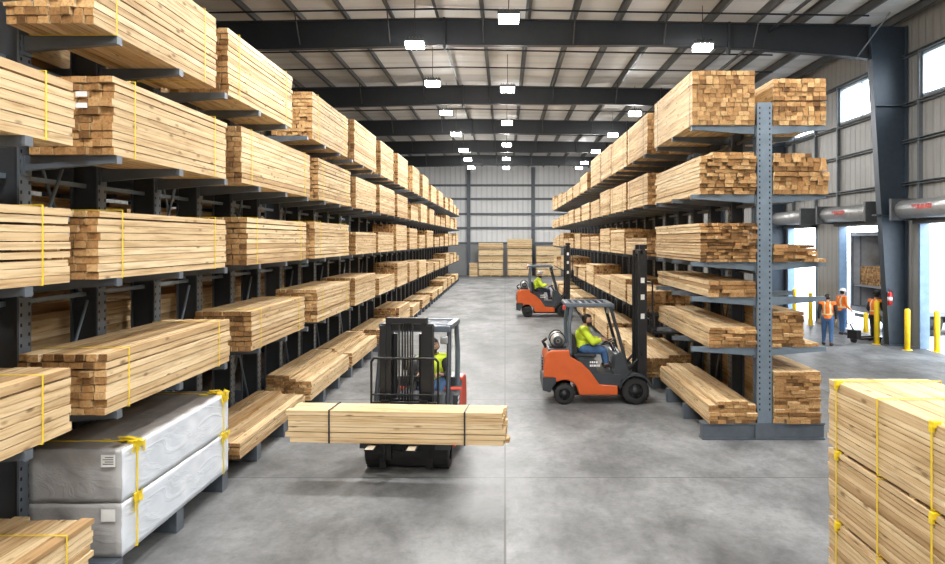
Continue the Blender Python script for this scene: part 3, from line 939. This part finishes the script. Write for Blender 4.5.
def forklift(loc, rotz, label, paint, mast_h, carriage_z, inner_top=None):
    t = thing('forklift', label, 'forklift', loc, rotz, 'forklifts in the aisle')
    hw = .64
    # painted body: counterweight and skirts, with the rear wheel arch
    pts = [(-.43, .56), (-.43, .78), (-.40, .97), (-.34, 1.08), (-.26, 1.12), (.10, 1.12), (.12, 1.0), (.34, .88), (.52, .70), (.72, .43), (1.10, .40), (1.10, .20), (.31, .20)] + arc(0, .22, .29, 5, 125, 9) + [(-.22, .56)]
    b = MB()
    b.prism(pts, -hw, hw)
    o = b.obj('body', paint, t)
    md = o.modifiers.new('bevel', 'BEVEL'); md.width = .025; md.segments = 2; md.limit_method = 'ANGLE'; md.angle_limit = .6
    bm_ = MB().prism([(-.45, .30), (-.45, .565), (-.18, .565)] + arc(0, .22, .29, 128, 165, 4) + [(-.30, .26)], -hw - .01, hw + .01)
    bm_.obj('rear_bumper', 'graphite', t)
    # engine hood, floor plate and front cowl
    hd = MB()
    hd.prism([(.10, 1.0), (.10, 1.08), (.20, .94), (.64, .92), (.68, .66), (1.16, .62), (1.16, .39), (.72, .42), (.52, .70), (.34, .88)], -hw + .01, hw - .01)
    hd.obj('hood', 'graphite', t)
    cw = MB().prism([(1.02, .62), (1.06, 1.02), (1.14, 1.08), (1.22, 1.04), (1.34, .64), (1.2, .5)], -hw + .04, hw - .04)
    cw.obj('front_cowl', 'graphite', t)
    MB().bbox(-.33, .17, -.53, .53, .95, 1.133, .02).obj('engine_cover', 'graphite', t)
    gr = MB()
    for k in range(5):
        gr.box(-.455, -.43, -.28, .28, .66 + k * .06, .69 + k * .06)
    gr.obj('grille', 'black', t)
    for s in (-1, 1):
        fd = MB()
        pa = arc(1.47, .28, .36, 12, 168, 12); pb = arc(1.47, .28, .325, 168, 12, 12)
        fd.prism(pa + pb, *sorted((s * (hw - .2), s * (hw + .03))))
        fd.obj('fender', 'graphite', t)
        ax = MB()
    MB().bbox(1.38, 1.61, -.42, .42, .05, .56, .02).obj('drive_axle', 'black', t)
    ch = MB().box(.25, 1.37, -.3, .3, .14, .45); ch.obj('chassis', 'black', t)
    # wheels
    for x, r, w in ((0, .215, .19), (1.47, .28, .30)):
        for s in (-1, 1):
            y0 = s * (hw - .02) - (w if s > 0 else 0)
            wh = MB()
            wh.lathe([(r * .55, 0), (r * .9, 0), (r, .03), (r, w - .03), (r * .9, w), (r * .55, w)], (x, y0, r), 'y', 28)
            for k in range(18):
                a = 2 * PI * k / 18
                c, sn = math.cos(a), math.sin(a)
                wh.cyl((x + c * r * .985, y0 + .01, r + sn * r * .985), (x + c * r * .985, y0 + w - .01, r + sn * r * .985), .010, n=5)
            wo = wh.obj('wheel', 'rubber', t)
            hb = MB()
            hb.lathe([(.001, .02), (r * .28, .02), (r * .3, .045), (r * .58, .03), (r * .58, w - .03), (r * .3, w - .045), (r * .28, w - .02), (.001, w - .02)], (x, y0, r), 'y', 20)
            for k in range(6):
                a = PI * k / 3
                for yy in (y0 + .012, y0 + w - .024):
                    hb.cyl((x + math.cos(a) * r * .42, yy, r + math.sin(a) * r * .42), (x + math.cos(a) * r * .42, yy + .012, r + math.sin(a) * r * .42), .012, n=6)
            hb.obj('hub', 'hub', wo)
    # overhead guard
    gt = 2.09
    for s in (-1, 1):
        MB().tube([(.13, s * .55, 1.0), (.10, s * .55, 1.6), (.15, s * .53, gt - .06)], .042, 8).obj('guard_pillar', 'bluegrey', t)
        MB().tube([(1.32, s * .55, .66), (1.20, s * .55, 1.15), (.96, s * .53, gt - .08)], .036, 8).obj('guard_pillar', 'graphite', t)
    g = MB()
    for s in (-1, 1):
        g.bbox(.02, 1.0, s * .53 - .05, s * .53 + .05, gt - .08, gt, .02)
    g.bbox(.02, .14, -.55, .55, gt - .08, gt, .02); g.bbox(.92, 1.04, -.55, .55, gt - .12, gt - .02, .02)
    for k in range(6):
        g.bbox(.08 + k * .14, .11 + k * .14 + .02, -.5, .5, gt - .06, gt - .02, .005)
    g.obj('roof_guard', 'bluegrey', t)
    MB().bbox(-.03, .03, -.53, -.44, gt - .13, gt - .05, .012).obj('rear_light', 'lamp_red', t)
    MB().bbox(1.0, 1.06, .40, .52, gt - .30, gt - .18, .02).obj('headlight', 'chrome', t)
    MB().bbox(1.0, 1.06, -.52, -.40, gt - .30, gt - .18, .02).obj('headlight', 'chrome', t)
    # seat
    MB().bbox(.20, .70, -.25, .25, .92, 1.0, .03).obj('seat', 'seat', t)
    sb = MB().prism([(.18, .98), (.31, .98), (.26, 1.36), (.20, 1.42), (.12, 1.38)], -.23, .23)
    so = sb.obj('seat_back', 'seat', t); md = so.modifiers.new('bevel', 'BEVEL'); md.width = .03; md.segments = 2
    # steering
    MB().cyl((1.14, 0, .95), (1.0, 0, 1.21), .028).obj('steering_column', 'black', t)
    rot = Vector((-.42, 0, .9)).to_track_quat('Z', 'Y').to_matrix()
    sw = MB().torus((.985, 0, 1.23), .155, .014, rot, 24, 6)
    for a in (0, 2.1, 4.2):
        p = Vector((.985, 0, 1.23)); sw.cyl(p, p + rot @ Vector((.15 * math.cos(a), .15 * math.sin(a), 0)), .009, n=6)
    sw.obj('steering_wheel', 'black', t)
    for k in range(3):
        lv = MB().cyl((1.12, -.2 - k * .06, 1.04), (1.04, -.2 - k * .06, 1.22), .008, n=6); lv.ball((1.04, -.2 - k * .06, 1.23), .018)
        lv.obj('lever', 'black', t)
    # gas tank on the counterweight
    tk = MB().lathe([(.001, -.36), (.08, -.35), (.13, -.32), (.148, -.27), (.148, .27), (.13, .32), (.09, .35), (.001, .36)], (-.12, 0, 1.29), 'y', 24)
    to = tk.obj('gas_tank', 'tank', t)
    cl = MB().lathe([(.05, -.40), (.1, -.40), (.1, -.345), (.05, -.345)], (-.12, 0, 1.29), 'y', 16); cl.cyl((-.12, -.4, 1.29), (-.12, -.34, 1.29), .025, n=8); cl.obj('valve_collar', 'housing_dark', to)
    br = MB()
    for y in (-.2, .2):
        br.torus((-.12, y, 1.29), .156, .012, Matrix.Rotation(PI / 2, 3, 'X'), 20, 5)
    br.box(-.30, .06, -.3, .3, 1.11, 1.16); br.obj('tank_bracket', 'black', t)
    for k in range(3):
        MB().tube([(-.36 + k * .03, .1 + .12 * k, 1.08), (-.42, .1 + .1 * k, 1.2), (-.34, .08 * k, 1.28)], .018, 6).obj('hose', 'black', t)
    # mast
    zt = mast_h
    for s in (-1, 1):
        MB().prism([(1.56, s * .39), (1.74, s * .39), (1.74, s * .305), (1.70, s * .305), (1.70, s * .35), (1.60, s * .35), (1.60, s * .305), (1.56, s * .305)], .05, zt - .12, 0, 'z').obj('mast_rail', 'black', t)
        MB().box(1.60, 1.72, s * .265 - .04, s * .265 + .04, .16, zt).obj('mast_inner_rail', 'black', t)
        MB().cyl((1.56, s * .20, .2), (1.56, s * .20, zt - .25), .04, n=10).obj('lift_cylinder', 'black', t)
        MB().box(1.74, 1.75, s * .10 - .012, s * .10 + .012, carriage_z + .1, zt - .1).obj('lift_chain', 'hub', t)
        MB().cyl((1.25, s * .33, .55), (1.56, s * .33, .9), .03, n=8).obj('tilt_cylinder', 'black', t)
    for z in (.18, .95, zt - .2):
        MB().bbox(1.60, 1.66, -.39, .39, z, z + .10, .01).obj('mast_crossbar', 'black', t)
    MB().bbox(1.68, 1.76, -.30, .30, zt - .09, zt, .01).obj('mast_crossbar', 'black', t)
    if zt > 2.8:
        for s in (-1, 1):
            for z in (1.75, 2.15, 2.5):
                MB().box(1.61, 1.69, min(s * .39, s * .392), max(s * .39, s * .392), z, z + .11).obj('mast_label', 'paper', t)
    hz = MB()
    for k in range(4):
        hz.cyl((1.70, -.06 + k * .04, .3), (1.70, -.06 + k * .04, zt - .08), .014, n=6)
    hz.obj('mast_hose', 'black', t)
    # carriage, backrest and forks
    c0 = carriage_z
    cg = MB()
    cg.bbox(1.81, 1.86, -.47, .47, c0 + .05, c0 + .14, .008); cg.bbox(1.81, 1.86, -.47, .47, c0 + .36, c0 + .45, .008)
    for s in (-1, 1):
        cg.box(1.81, 1.85, s * .28 - .03, s * .28 + .03, c0 + .05, c0 + .45)
    cg.obj('carriage', 'black', t)
    bk = MB()
    ht = c0 + 1.08
    bk.tube([(1.84, -.49, c0 + .2), (1.84, -.49, ht - .05), (1.84, -.45, ht), (1.84, .45, ht), (1.84, .49, ht - .05), (1.84, .49, c0 + .2)], .018, 8)
    bk.tube([(1.84, -.49, c0 + .55), (1.84, .49, c0 + .55)], .014, 6)
    bk.tube([(1.84, -.49, c0 + .3), (1.84, .49, c0 + .3)], .014, 6)
    bk.obj('load_backrest', 'black', t)
    for s in (-1, 1):
        fk = MB()
        fk.bbox(1.86, 1.90, s * .28 - .06, s * .28 + .06, c0, c0 + .48, .006)
        fk.prism([(1.86, c0), (1.90, c0 + .04), (2.55, c0 + .032), (2.88, c0 + .014), (2.88, c0)], s * .28 - .06, s * .28 + .06)
        fk.prism([(2.70, c0 + .0245), (2.87, c0 + .0165), (2.88, c0 + .018), (2.70, c0 + .028)], s * .28 - .055, s * .28 + .055, 1)
        fk.obj('fork', ['black', 'fork_tip'], t)
    # side lettering: two small pale lines on the hood side
    for s in (-1, 1):
        le = MB()
        for r, n in ((0, 4), (1, 5)):
            x = .52
            for k in range(n):
                w = .025 + .012 * ((k + r) % 2); yy = s * (hw - .009)
                le.box(x, x + w, min(yy, yy + s * .003), max(yy, yy + s * .003), .86 - r * .07, .90 - r * .07)
                x += w + .012
        le.obj('side_lettering', 'white', t)
    return t

forklift((1.23, 17.13, 0), 0, 'orange forklift in side view, nearest to right rack, driver in yellow jacket', 'orange', 3.3, 1.42)
forklift((.99, 35.9, 0), 0, 'farthest orange forklift in side view, driver in white helmet', 'orange', 3.0, 1.4).scale = (1.09,) * 3
forklift((-1.33, 13.46, 0), -PI / 2 - .07, 'dark-masted forklift facing camera, carrying a bundle of lumber across its forks', 'red', 2.26, .60)
bundle((-1.47, 11.06, .645), 2.95, .52, .44, 'black-strapped lumber bundle carried across the forks of the forklift facing camera', 'carried lumber', rotz=-.07, detail=2,
       bw=.16, bh=.074, stag=.02, straps=(-.90, .95), smat='strap_k', seed=77, gap=.007, lift=.62, pale=False)

# ------------------------------------------------------------------ people
def seg_d(p, a, b):
    ab = b - a; l = ab.length_squared
    f = 0 if l < 1e-9 else max(0, min(1, (p - a).dot(ab) / l))
    return (p - (a + ab * f)).length, f

def person(label, loc, rotz, J, outfit, scale=1., grip=.8, cat='person', look=0., nod=0.):
    V = {k: Vector(v) for k, v in J.items()}
    bones = [('torso', V['pelvis'], V['waist'], .135, .125), ('torso', V['waist'], V['chest'], .125, .145), ('chest', V['chest'], V['neck'], .14, .07), ('neck', V['neck'], V['head'], .056, .06)]
    for s in 'LR':
        bones += [('chest', V['chest'] + (V['neck'] - V['chest']) * .55, V['sh' + s], .085, .068), ('uarm', V['sh' + s], V['el' + s], .062, .048), ('farm', V['el' + s], V['wr' + s], .047, .031),
                  ('hip', V['pelvis'], V['hi' + s], .12, .10), ('thigh', V['hi' + s], V['kn' + s], .095, .065), ('shin', V['kn' + s], V['an' + s], .062, .042), ('foot', V['an' + s], V['to' + s], .045, .038)]
    q0 = Matrix.Rotation(look, 3, 'Z') @ Matrix.Rotation(nod, 3, 'Y')
    hc = V['head'] + Vector((.015, 0, .05))
    def HP(x, y, z):
        return hc + q0 @ Vector((x, y, z))
    tmp = MB()
    for n, a, b, r0, r1 in bones:
        tmp.cyl(a, b, r0, r1, 14, cap=True); tmp.ball(a, r0, 14, 10); tmp.ball(b, r1, 14, 10)
    # broaden chest and pelvis sideways
    up = (V['neck'] - V['pelvis']).normalized(); qr = up.to_track_quat('Z', 'Y').to_matrix()
    side = V['shL'] - V['shR']; side.normalize()
    fwd = side.cross(up)
    rm = Matrix((fwd, side, up)).transposed()
    tmp.ball(V['chest'], (.12, .185, .17), 16, 12, rot=rm); tmp.ball(V['pelvis'], (.125, .165, .12), 16, 12, rot=rm); tmp.ball(V['waist'], (.11, .15, .15), 16, 12, rot=rm)
    for s in 'LR':  # heels
        f = (V['to' + s] - V['an' + s]); tmp.ball(V['an' + s] - Vector((f.x, f.y, 0)) * .28 + Vector((0, 0, f.z * .7)), .042)
    # head: skull, jaw, nose, ears, brow
    tmp.ball(HP(-.005, 0, .035), (.098, .078, .105), 18, 14, rot=q0); tmp.ball(HP(.03, 0, -.045), (.062, .056, .065), 14, 10, rot=q0)
    tmp.ball(HP(.098, 0, -.005), (.022, .014, .026), 10, 8, rot=q0); tmp.ball(HP(.075, 0, -.085), (.026, .028, .02), 10, 8, rot=q0)
    for s in (-1, 1):
        tmp.ball(HP(-.005, s * .078, .0), (.024, .013, .034), 10, 8, rot=q0); tmp.ball(HP(.07, s * .03, .035), (.02, .03, .012), 8, 6, rot=q0)
    # palms
    hands = []
    for s, sg in (('L', 1), ('R', -1)):
        d = (V['wr' + s] - V['el' + s]).normalized()
        pn = Vector(J.get('palm' + s, (0, -sg, 0))).normalized()
        pn = (pn - d * pn.dot(d)).normalized(); sd = d.cross(pn)      # palm normal, side
        pc = V['wr' + s] + d * .055
        mtx = Matrix((d, sd, pn)).transposed()
        tmp.ball(pc, (.056, .042, .020), 12, 8, rot=mtx); tmp.cyl(V['wr' + s] - d * .02, pc, .030, .03, 10)
        hands.append((V['wr' + s], d, sd, pn, sg))
    me = tmp.mesh('tmp', ['skin'])
    ob = bpy.data.objects.new('tmp', me); COL.objects.link(ob)
    rmod = ob.modifiers.new('r', 'REMESH'); rmod.mode = 'VOXEL'; rmod.voxel_size = .0125
    smod = ob.modifiers.new('s', 'SMOOTH'); smod.factor = .5; smod.iterations = 4
    dg = bpy.context.evaluated_depsgraph_get(); dg.update()
    rme = bpy.data.meshes.new_from_object(ob.evaluated_get(dg))
    bpy.data.objects.remove(ob)
    verts = [v.co.copy() for v in rme.vertices]; norms = [v.normal.copy() for v in rme.vertices]
    faces = [tuple(p.vertices) for p in rme.polygons]
    body = MB(); body.add(verts, faces, 0, smooth=True)
    for wr, d, sd, pn, sg in hands:   # four fingers and a thumb, curled
        for k in range(4):
            off = (k - 1.5) * .019; ln = (.072, .082, .077, .060)[k]
            p = wr + d * .095 + sd * off; dirn = d.copy(); r = .0092
            for j, fr in enumerate((.45, .32, .23)):
                a = grip * (.55 + .25 * j)
                dirn = (dirn * math.cos(a) + pn * math.sin(a)).normalized() if j else (d * math.cos(a * .6) + pn * math.sin(a * .6)).normalized()
                e = p + dirn * ln * fr
                body.cyl(p, e, r, r * .92, 7); body.ball(e, r * .92, 7, 5)
                p, r = e, r * .92
        th = sd * (-1)
        p = wr + d * .04 + th * .034
        for j, (ln, mixv) in enumerate(((.038, .0), (.032, .5))):
            dirn = (d * .7 + th * (.6 - .5 * mixv) + pn * (.3 + .5 * mixv)).normalized(); e = p + dirn * ln
            body.cyl(p, e, .0115 - .0015 * j, .010 - .001 * j, 7); body.ball(e, .010 - .001 * j, 7, 5); p = e
    for s in (-1, 1):
        body.ball(HP(.083, s * .032, .022), .013, 10, 8, 1); body.ball(HP(.0925, s * .032, .022), .0062, 8, 6, 2)
        body.ball(HP(.088, s * .032, .043), (.008, .018, .005), 8, 6, 4, rot=q0)
    body.ball(HP(.088, 0, -.05), (.010, .024, .007), 10, 6, 3, rot=q0)
    root = body.obj('person', ['skin', 'eye', 'iris', 'lip', 'hair'], None, loc, rotz)
    root.scale = (scale,) * 3
    tag(root, label, cat)
    # which bone does each vertex follow
    vb = []
    for p in verts:
        best = None
        for i, (n, a, b, r0, r1) in enumerate(bones):
            dd, f = seg_d(p, a, b)
            v = dd - (r0 + (r1 - r0) * f)
            if best is None or v < best[0]:
                best = (v, n, f)
        hd = (p - hc).length
        n = best[1]
        if (p - HP(0, 0, 0)).length < .155 and p.z > V['neck'].z + .03: n = 'head'
        if n == 'farm' and best[2] >= .97: n = 'hand'
        vb.append((n, best[2]))
    def shell(name, sel, off, mat):
        fs = [f for f in faces if all(sel(vb[i], verts[i]) for i in f)]
        used = sorted({i for f in fs for i in f}); mp = {i: k for k, i in enumerate(used)}
        if not used: return
        s = MB(); s.add([verts[i] + norms[i] * off for i in used], [tuple(mp[i] for i in f) for f in fs], 0, smooth=True)
        s.obj(name, mat, root)
    TOR = ('torso', 'chest')
    beltz = V['pelvis'].z + .05
    shell('trousers', lambda b, p: b[0] in ('hip', 'thigh', 'shin') or (b[0] == 'torso' and (p - V['pelvis']).dot(up) < .10), .013, outfit['legs'])
    shell('boots', lambda b, p: b[0] == 'foot', .012, outfit.get('boots', 'boots'))
    sl = outfit.get('sleeve')
    if sl:
        shell('shirt', lambda b, p: b[0] in ('uarm', 'farm', 'neck') or b[0] in TOR, .011, sl)
    tops = outfit['top']
    if outfit.get('jacket'):
        shell('jacket', lambda b, p: b[0] in ('uarm', 'farm') or (b[0] in TOR and (p - V['pelvis']).dot(up) > .0) or (b[0] == 'neck' and b[1] < .35), .022, tops)
    else:
        shell('vest', lambda b, p: (b[0] in TOR and (p - V['pelvis']).dot(up) > -.02), .024, tops)
    for lo, hi in outfit.get('stripes', ()):
        shell('reflective_stripe', lambda b, p: b[0] in TOR and lo < (p - V['pelvis']).dot(up) < hi, .029, 'stripe')
    if outfit.get('braces'):
        for sg in (-1, 1):
            shell('reflective_stripe', lambda b, p: b[0] in TOR and .05 < sg * (p - V['chest']).dot(side) < .10 and (p - V['pelvis']).dot(up) > .1, .030, 'stripe')
    inv = q0.transposed()
    shell('hair', lambda b, p: b[0] == 'head' and ((inv @ (p - hc)).z > .075 or ((inv @ (p - hc)).x < -.005 and (inv @ (p - hc)).z > -.06)) , .010, 'hair')
    if outfit.get('beard'):
        shell('beard', lambda b, p: b[0] == 'head' and (inv @ (p - hc)).z < -.03 and (inv @ (p - hc)).z > -.14 and (inv @ (p - hc)).x > -.01, .004, 'hair')
    if outfit.get('hat'):
        h = MB()
        prof = [(.128, .0), (.126, .03), (.112, .07), (.082, .10), (.04, .115), (.001, .118)]
        n = 20; vs = []
        for r, z in prof:
            for i in range(n):
                a = 2 * PI * i / n; vs.append(HP(r * math.cos(a) - .005, r * .86 * math.sin(a), z + .065))
        h.add(vs, [(j * n + i, j * n + (i + 1) % n, (j + 1) * n + (i + 1) % n, (j + 1) * n + i) for j in range(len(prof) - 1) for i in range(n)], 0, smooth=True)
        vs = []
        for r, z in ((.122, .068), (.15, .060), (.15, .066), (.122, .076)):
            for i in range(n):
                a = 2 * PI * i / n; vs.append(HP((r + (.03 if math.cos(a) > .5 else 0)) * math.cos(a) - .005, r * .88 * math.sin(a), z))
        h.add(vs, [(j * n + i, j * n + (i + 1) % n, (j + 1) * n + (i + 1) % n, (j + 1) * n + i) for j in range(3) for i in range(n)], 0, smooth=True)
        h.obj('hard_hat', outfit['hat'], root)
    return root

def seated():
    J = dict(pelvis=(.36, 0, 1.22), waist=(.35, 0, 1.33), chest=(.37, 0, 1.50), neck=(.41, 0, 1.66), head=(.45, 0, 1.75))
    for s, g in (('L', 1), ('R', -1)):
        J['sh' + s] = (.385, g * .185, 1.60); J['el' + s] = (.56, g * .25, 1.37); J['wr' + s] = (.80, g * .17, 1.40)
        J['hi' + s] = (.40, g * .09, 1.20); J['kn' + s] = (.80, g * .13, 1.17); J['an' + s] = (.93, g * .13, .76); J['to' + s] = (1.05, g * .14, .715)
        J['palm' + s] = (.2, 0, -1)
    return J
def seat_down(J, dz):
    return {k: ((v[0], v[1], v[2] - dz) if not k.startswith('palm') and k[:2] not in ('an', 'to') else v) for k, v in J.items()}
JS = {k: ((v[0] + .07, v[1], v[2]) if not k.startswith('palm') and k[:2] not in ('an', 'to', 'wr') else v) for k, v in seat_down(seated(), .125).items()}
person('driver in yellow jacket and jeans seated in the orange forklift nearest right rack', (1.23, 17.13, 0), 0, JS,
       dict(legs='jeans', top='hivis', jacket=True, boots='boots', beard=True), grip=.9, look=-.15)
person('driver in yellow jacket and white helmet seated in the farthest forklift', (.99, 35.9, 0), 0, JS,
       dict(legs='navy', top='hivis', jacket=True, hat='hat', beard=True), 1.09, grip=.9, look=-.9)
person('driver in yellow vest over black sleeves seated behind mast of lumber-carrying forklift', (-1.33 + .21, 13.46, 0), -PI / 2 - .07, {k: (v[0], v[1], v[2]) for k, v in JS.items()},
       dict(legs='jeans', top='hivis', sleeve='dark_cloth', beard=True, stripes=((.12, .16),)), grip=.9)

def standing(stride=.0, armf=.0, lean=0., arm_out=.05):
    J = dict(pelvis=(0, 0, .92), waist=(lean * .3, 0, 1.05), chest=(lean * .8, 0, 1.27), neck=(lean * 1.3, 0, 1.43), head=(lean * 1.6 + .02, 0, 1.53))
    for s, g in (('L', 1), ('R', -1)):
        f = stride * g
        J['hi' + s] = (0, g * .095, .89); J['kn' + s] = (f * .55 + .03, g * .11, .49); J['an' + s] = (f, g * .115, .085 + max(0, -f) * .12); J['to' + s] = (f + .14, g * .14, .042)
        J['sh' + s] = (lean * 1.15, g * .195, 1.385); J['el' + s] = (lean * 1.1 - .03 - f * .3 + armf * .1, g * (.24 + arm_out * .5), 1.12)
        J['wr' + s] = (lean * 1.1 + .05 - f * .5 + armf, g * (.25 + arm_out * .3), .88 + armf * .7)
        J['palm' + s] = (0, -g, 0)
    return J
def at(px, py):
    d = F * H / (py - VY)
    return ((px - VX) * d / F, d, 0)
VEST = dict(stripes=((.10, .15),), braces=True)
person('worker in orange vest and jeans walking away, left of the other dock workers', at(827.5, 345.5), math.radians(68), standing(.13, 0), dict(legs='jeans', top='orange_vest', sleeve='dark_cloth', **VEST), .97, .35, look=-.5)
person('worker in white hard hat, orange vest and jeans standing by the dock door', at(842, 334.5), math.radians(15), standing(.04, .10), dict(legs='jeans', top='orange_vest', sleeve='orange_vest', hat='hat', **VEST), .95, .6, look=.1, nod=.2)
person('worker in orange vest and black trousers half behind a yellow bollard', at(874.5, 341), math.radians(35), standing(.05, .12, .06), dict(legs='dark_cloth', top='orange_vest', sleeve='dark_cloth', hat='dark_cloth', **VEST), .96, .6, nod=.25)

# ------------------------------------------------------------------ dock furniture
def bollard(x, y, h, label):
    t = thing('bollard', label, 'bollard', (x, y, 0), 0, 'yellow bollards at the dock doors')
    MB().lathe([(.001, 0), (.085, 0), (.085, h - .05), (.07, h - .015), (.04, h), (.001, h + .004)], (0, 0, 0), 'z', 18).obj('post', 'yellow', t)
    MB().lathe([(.001, .0), (.15, 0), (.15, .015), (.001, .016)], (0, 0, 0), 'z', 18).obj('base_plate', 'yellow', t)
bollard(12.42, 24.7, 1.28, 'tall yellow bollard just right of the foreground steel column')
bollard(13.12, 24.3, 1.26, 'yellow bollard standing in the rightmost dock doorway')
bollard(12.13, 26.1, 1.42, 'tallest yellow bollard, in front of the worker in black trousers')
bollard(12.22, 32.0, 1.30, 'yellow bollard left of the worker walking away')
bollard(12.45, 34.4, 1.32, 'yellow bollard in the leftmost dock doorway beside right rack')
bollard(13.35, 29.6, .72, 'short yellow bollard outside under the open trailer')

t = thing('fire_extinguisher', 'red fire extinguisher hung on the foreground steel column', 'fire extinguisher', (12.3, 25.56, 1.32), 0)
MB().lathe([(.001, 0), (.065, 0), (.075, .02), (.075, .36), (.05, .42), (.025, .44), (.001, .44)], (0, 0, 0), 'z', 16).obj('cylinder_body', 'ext_red', t)
MB().lathe([(.076, .14), (.0765, .14), (.0765, .26), (.076, .26)], (0, 0, 0), 'z', 16).obj('paper_tag', 'paper', t)
q = MB().bbox(-.03, .03, -.02, .02, .44, .49, .006); q.cyl((0, 0, .49), (-.1, 0, .53), .01, n=6); q.obj('valve_handle', 'black', t)
MB().tube([(.03, 0, .46), (.1, 0, .4), (.1, 0, .15)], .012, 6).obj('hose', 'black', t)
MB().box(-.03, .03, .07, .07 + .02, .1, .35).obj('bracket', 'black', t)

t = thing('pallet_jack', 'black hand pallet jack on floor beside the worker in black trousers', 'pallet jack', (11.75, 26.6, 0), math.radians(20))
for s in (-1, 1):
    MB().bbox(-.1, .75, s * .2 - .07, s * .2 + .07, .1, .17, .01).obj('fork', 'black', t)
    MB().lathe([(.001, -.03), (.05, -.03), (.05, .03), (.001, .03)], (.68, s * .2, .05), 'y', 14).obj('roller', 'rubber', t)
MB().bbox(-.28, -.08, -.22, .22, .12, .42, .03).obj('pump_housing', 'black', t)
MB().lathe([(.001, -.06), (.09, -.06), (.09, .06), (.001, .06)], (-.2, 0, .09), 'y', 16).obj('steer_wheel', 'rubber', t)
q = MB().tube([(-.2, 0, .4), (-.35, 0, .62)], .022, 8); q.tube([(-.35, -.12, .62), (-.38, -.12, .72), (-.38, .12, .72), (-.35, .12, .62), (-.35, -.12, .62)], .014, 6); q.obj('handle', 'black', t)

# trailer backed to the middle door
def trailer(x0, y0, y1, x1, zb, zt, label, inside, mat):
    t = thing('semi_trailer', label, 'trailer', (x0, (y0 + y1) / 2, 0), 0)
    w = (y1 - y0) / 2; L = x1 - x0
    MB().box(0, L, -w, -w + .05, zb, zt).obj('side_wall', 'white' if not inside else 'trailer_in', t); MB().box(0, L, w - .05, w, zb, zt).obj('side_wall', 'white' if not inside else 'trailer_in', t)
    MB().box(0, L, -w, w, zt, zt + .05).obj('roof', mat, t); MB().box(0, L, -w, w, zb - .16, zb).obj('deck', 'trailer_grey', t)
    MB().box(L - .05, L, -w + .05, w - .05, zb, zt).obj('front_wall', 'trailer_in', t)
    fr = MB()
    for s in (-1, 1):
        fr.box(-.05, .04, s * (w - .04) - .06, s * (w - .04) + .06, zb - .1, zt + .08)
    fr.box(-.05, .04, -w, w, zt - .06, zt + .08); fr.box(-.05, .04, -w, w, zb - .2, zb)
    fr.obj('rear_frame', 'trailer_grey', t)
    if inside:
        for z in (1.62,):
            MB().box(.05, L - .1, -w + .05, w - .05, z, z + .06).obj('upper_deck', 'trailer_grey', t)
        pl = MB()
        for s in (-1, 1):
            for k in range(6):
                pl.box(.3 + k, .36 + k, s * (w - .05) - .02, s * (w - .05) + .02, zb, zt)
        pl.obj('wall_post', 'trailer_grey', t)
    else:
        MB().box(-.03, 0, -w + .1, w - .1, zb, zt - .06).obj('rear_door', 'white', t)
    for xx in (1.5, 2.75):
        for s in (-1, 1):
            r = .47
            yy = s * (w - .08) - (.28 if s > 0 else 0)
            wo = MB().lathe([(r * .5, 0), (r * .94, 0), (r, .04), (r, .24), (r * .94, .28), (r * .5, .28)], (xx, yy, r - .03), 'y', 24).obj('wheel', 'rubber', t)
            MB().lathe([(.001, .06), (r * .52, .03), (r * .52, .25), (.001, .22)], (xx, yy, r - .03), 'y', 16).obj('hub', 'hub', wo)
    MB().box(.9, 3.4, -w + .4, w - .4, .42, zb - .16).obj('axle_frame', 'black', t)
    MB().box(-.02, .06, -w + .3, w - .3, .45, .58).obj('bumper_bar', 'graphite', t)
    return t
trailer(13.6, 28.3, 31.4, 21, .85, 3.62, 'open grey trailer backed up to the middle dock door with lumber inside', True, 'trailer_grey')
bundle((14.85, 30.25, 1.682), 2.0, 1.9, .70, 'lumber bundle loaded on the upper deck inside the open trailer', None, rotz=0, detail=1, bw=.14, bh=.085, seed=88, straps=(-.6,))
trailer(15.5, 21.2, 24.0, 24, 1.15, 3.75, 'white trailer parked outside the rightmost dock door', False, 'white')

# ------------------------------------------------------------------ world
w = bpy.data.worlds.new('sky'); sc.world = w; w.use_nodes = True
nt = w.node_tree
for n in list(nt.nodes): nt.nodes.remove(n)
out = nt.nodes.new('ShaderNodeOutputWorld'); bg = nt.nodes.new('ShaderNodeBackground'); nt.links.new(bg.outputs[0], out.inputs[0])
tc = nt.nodes.new('ShaderNodeTexCoord'); sp = nt.nodes.new('ShaderNodeSeparateXYZ'); nt.links.new(tc.outputs['Generated'], sp.inputs[0])
c = ramp(nt, sp.outputs[2], [(0., (.98, .99, 1.0)), (.35, (.90, .95, 1.0)), (1., (.70, .84, 1.0))])
nt.links.new(c, bg.inputs[0]); bg.inputs[1].default_value = 13

sc.view_settings.view_transform = 'Standard'
sc.view_settings.look = 'None'
sc.view_settings.exposure = -0.10
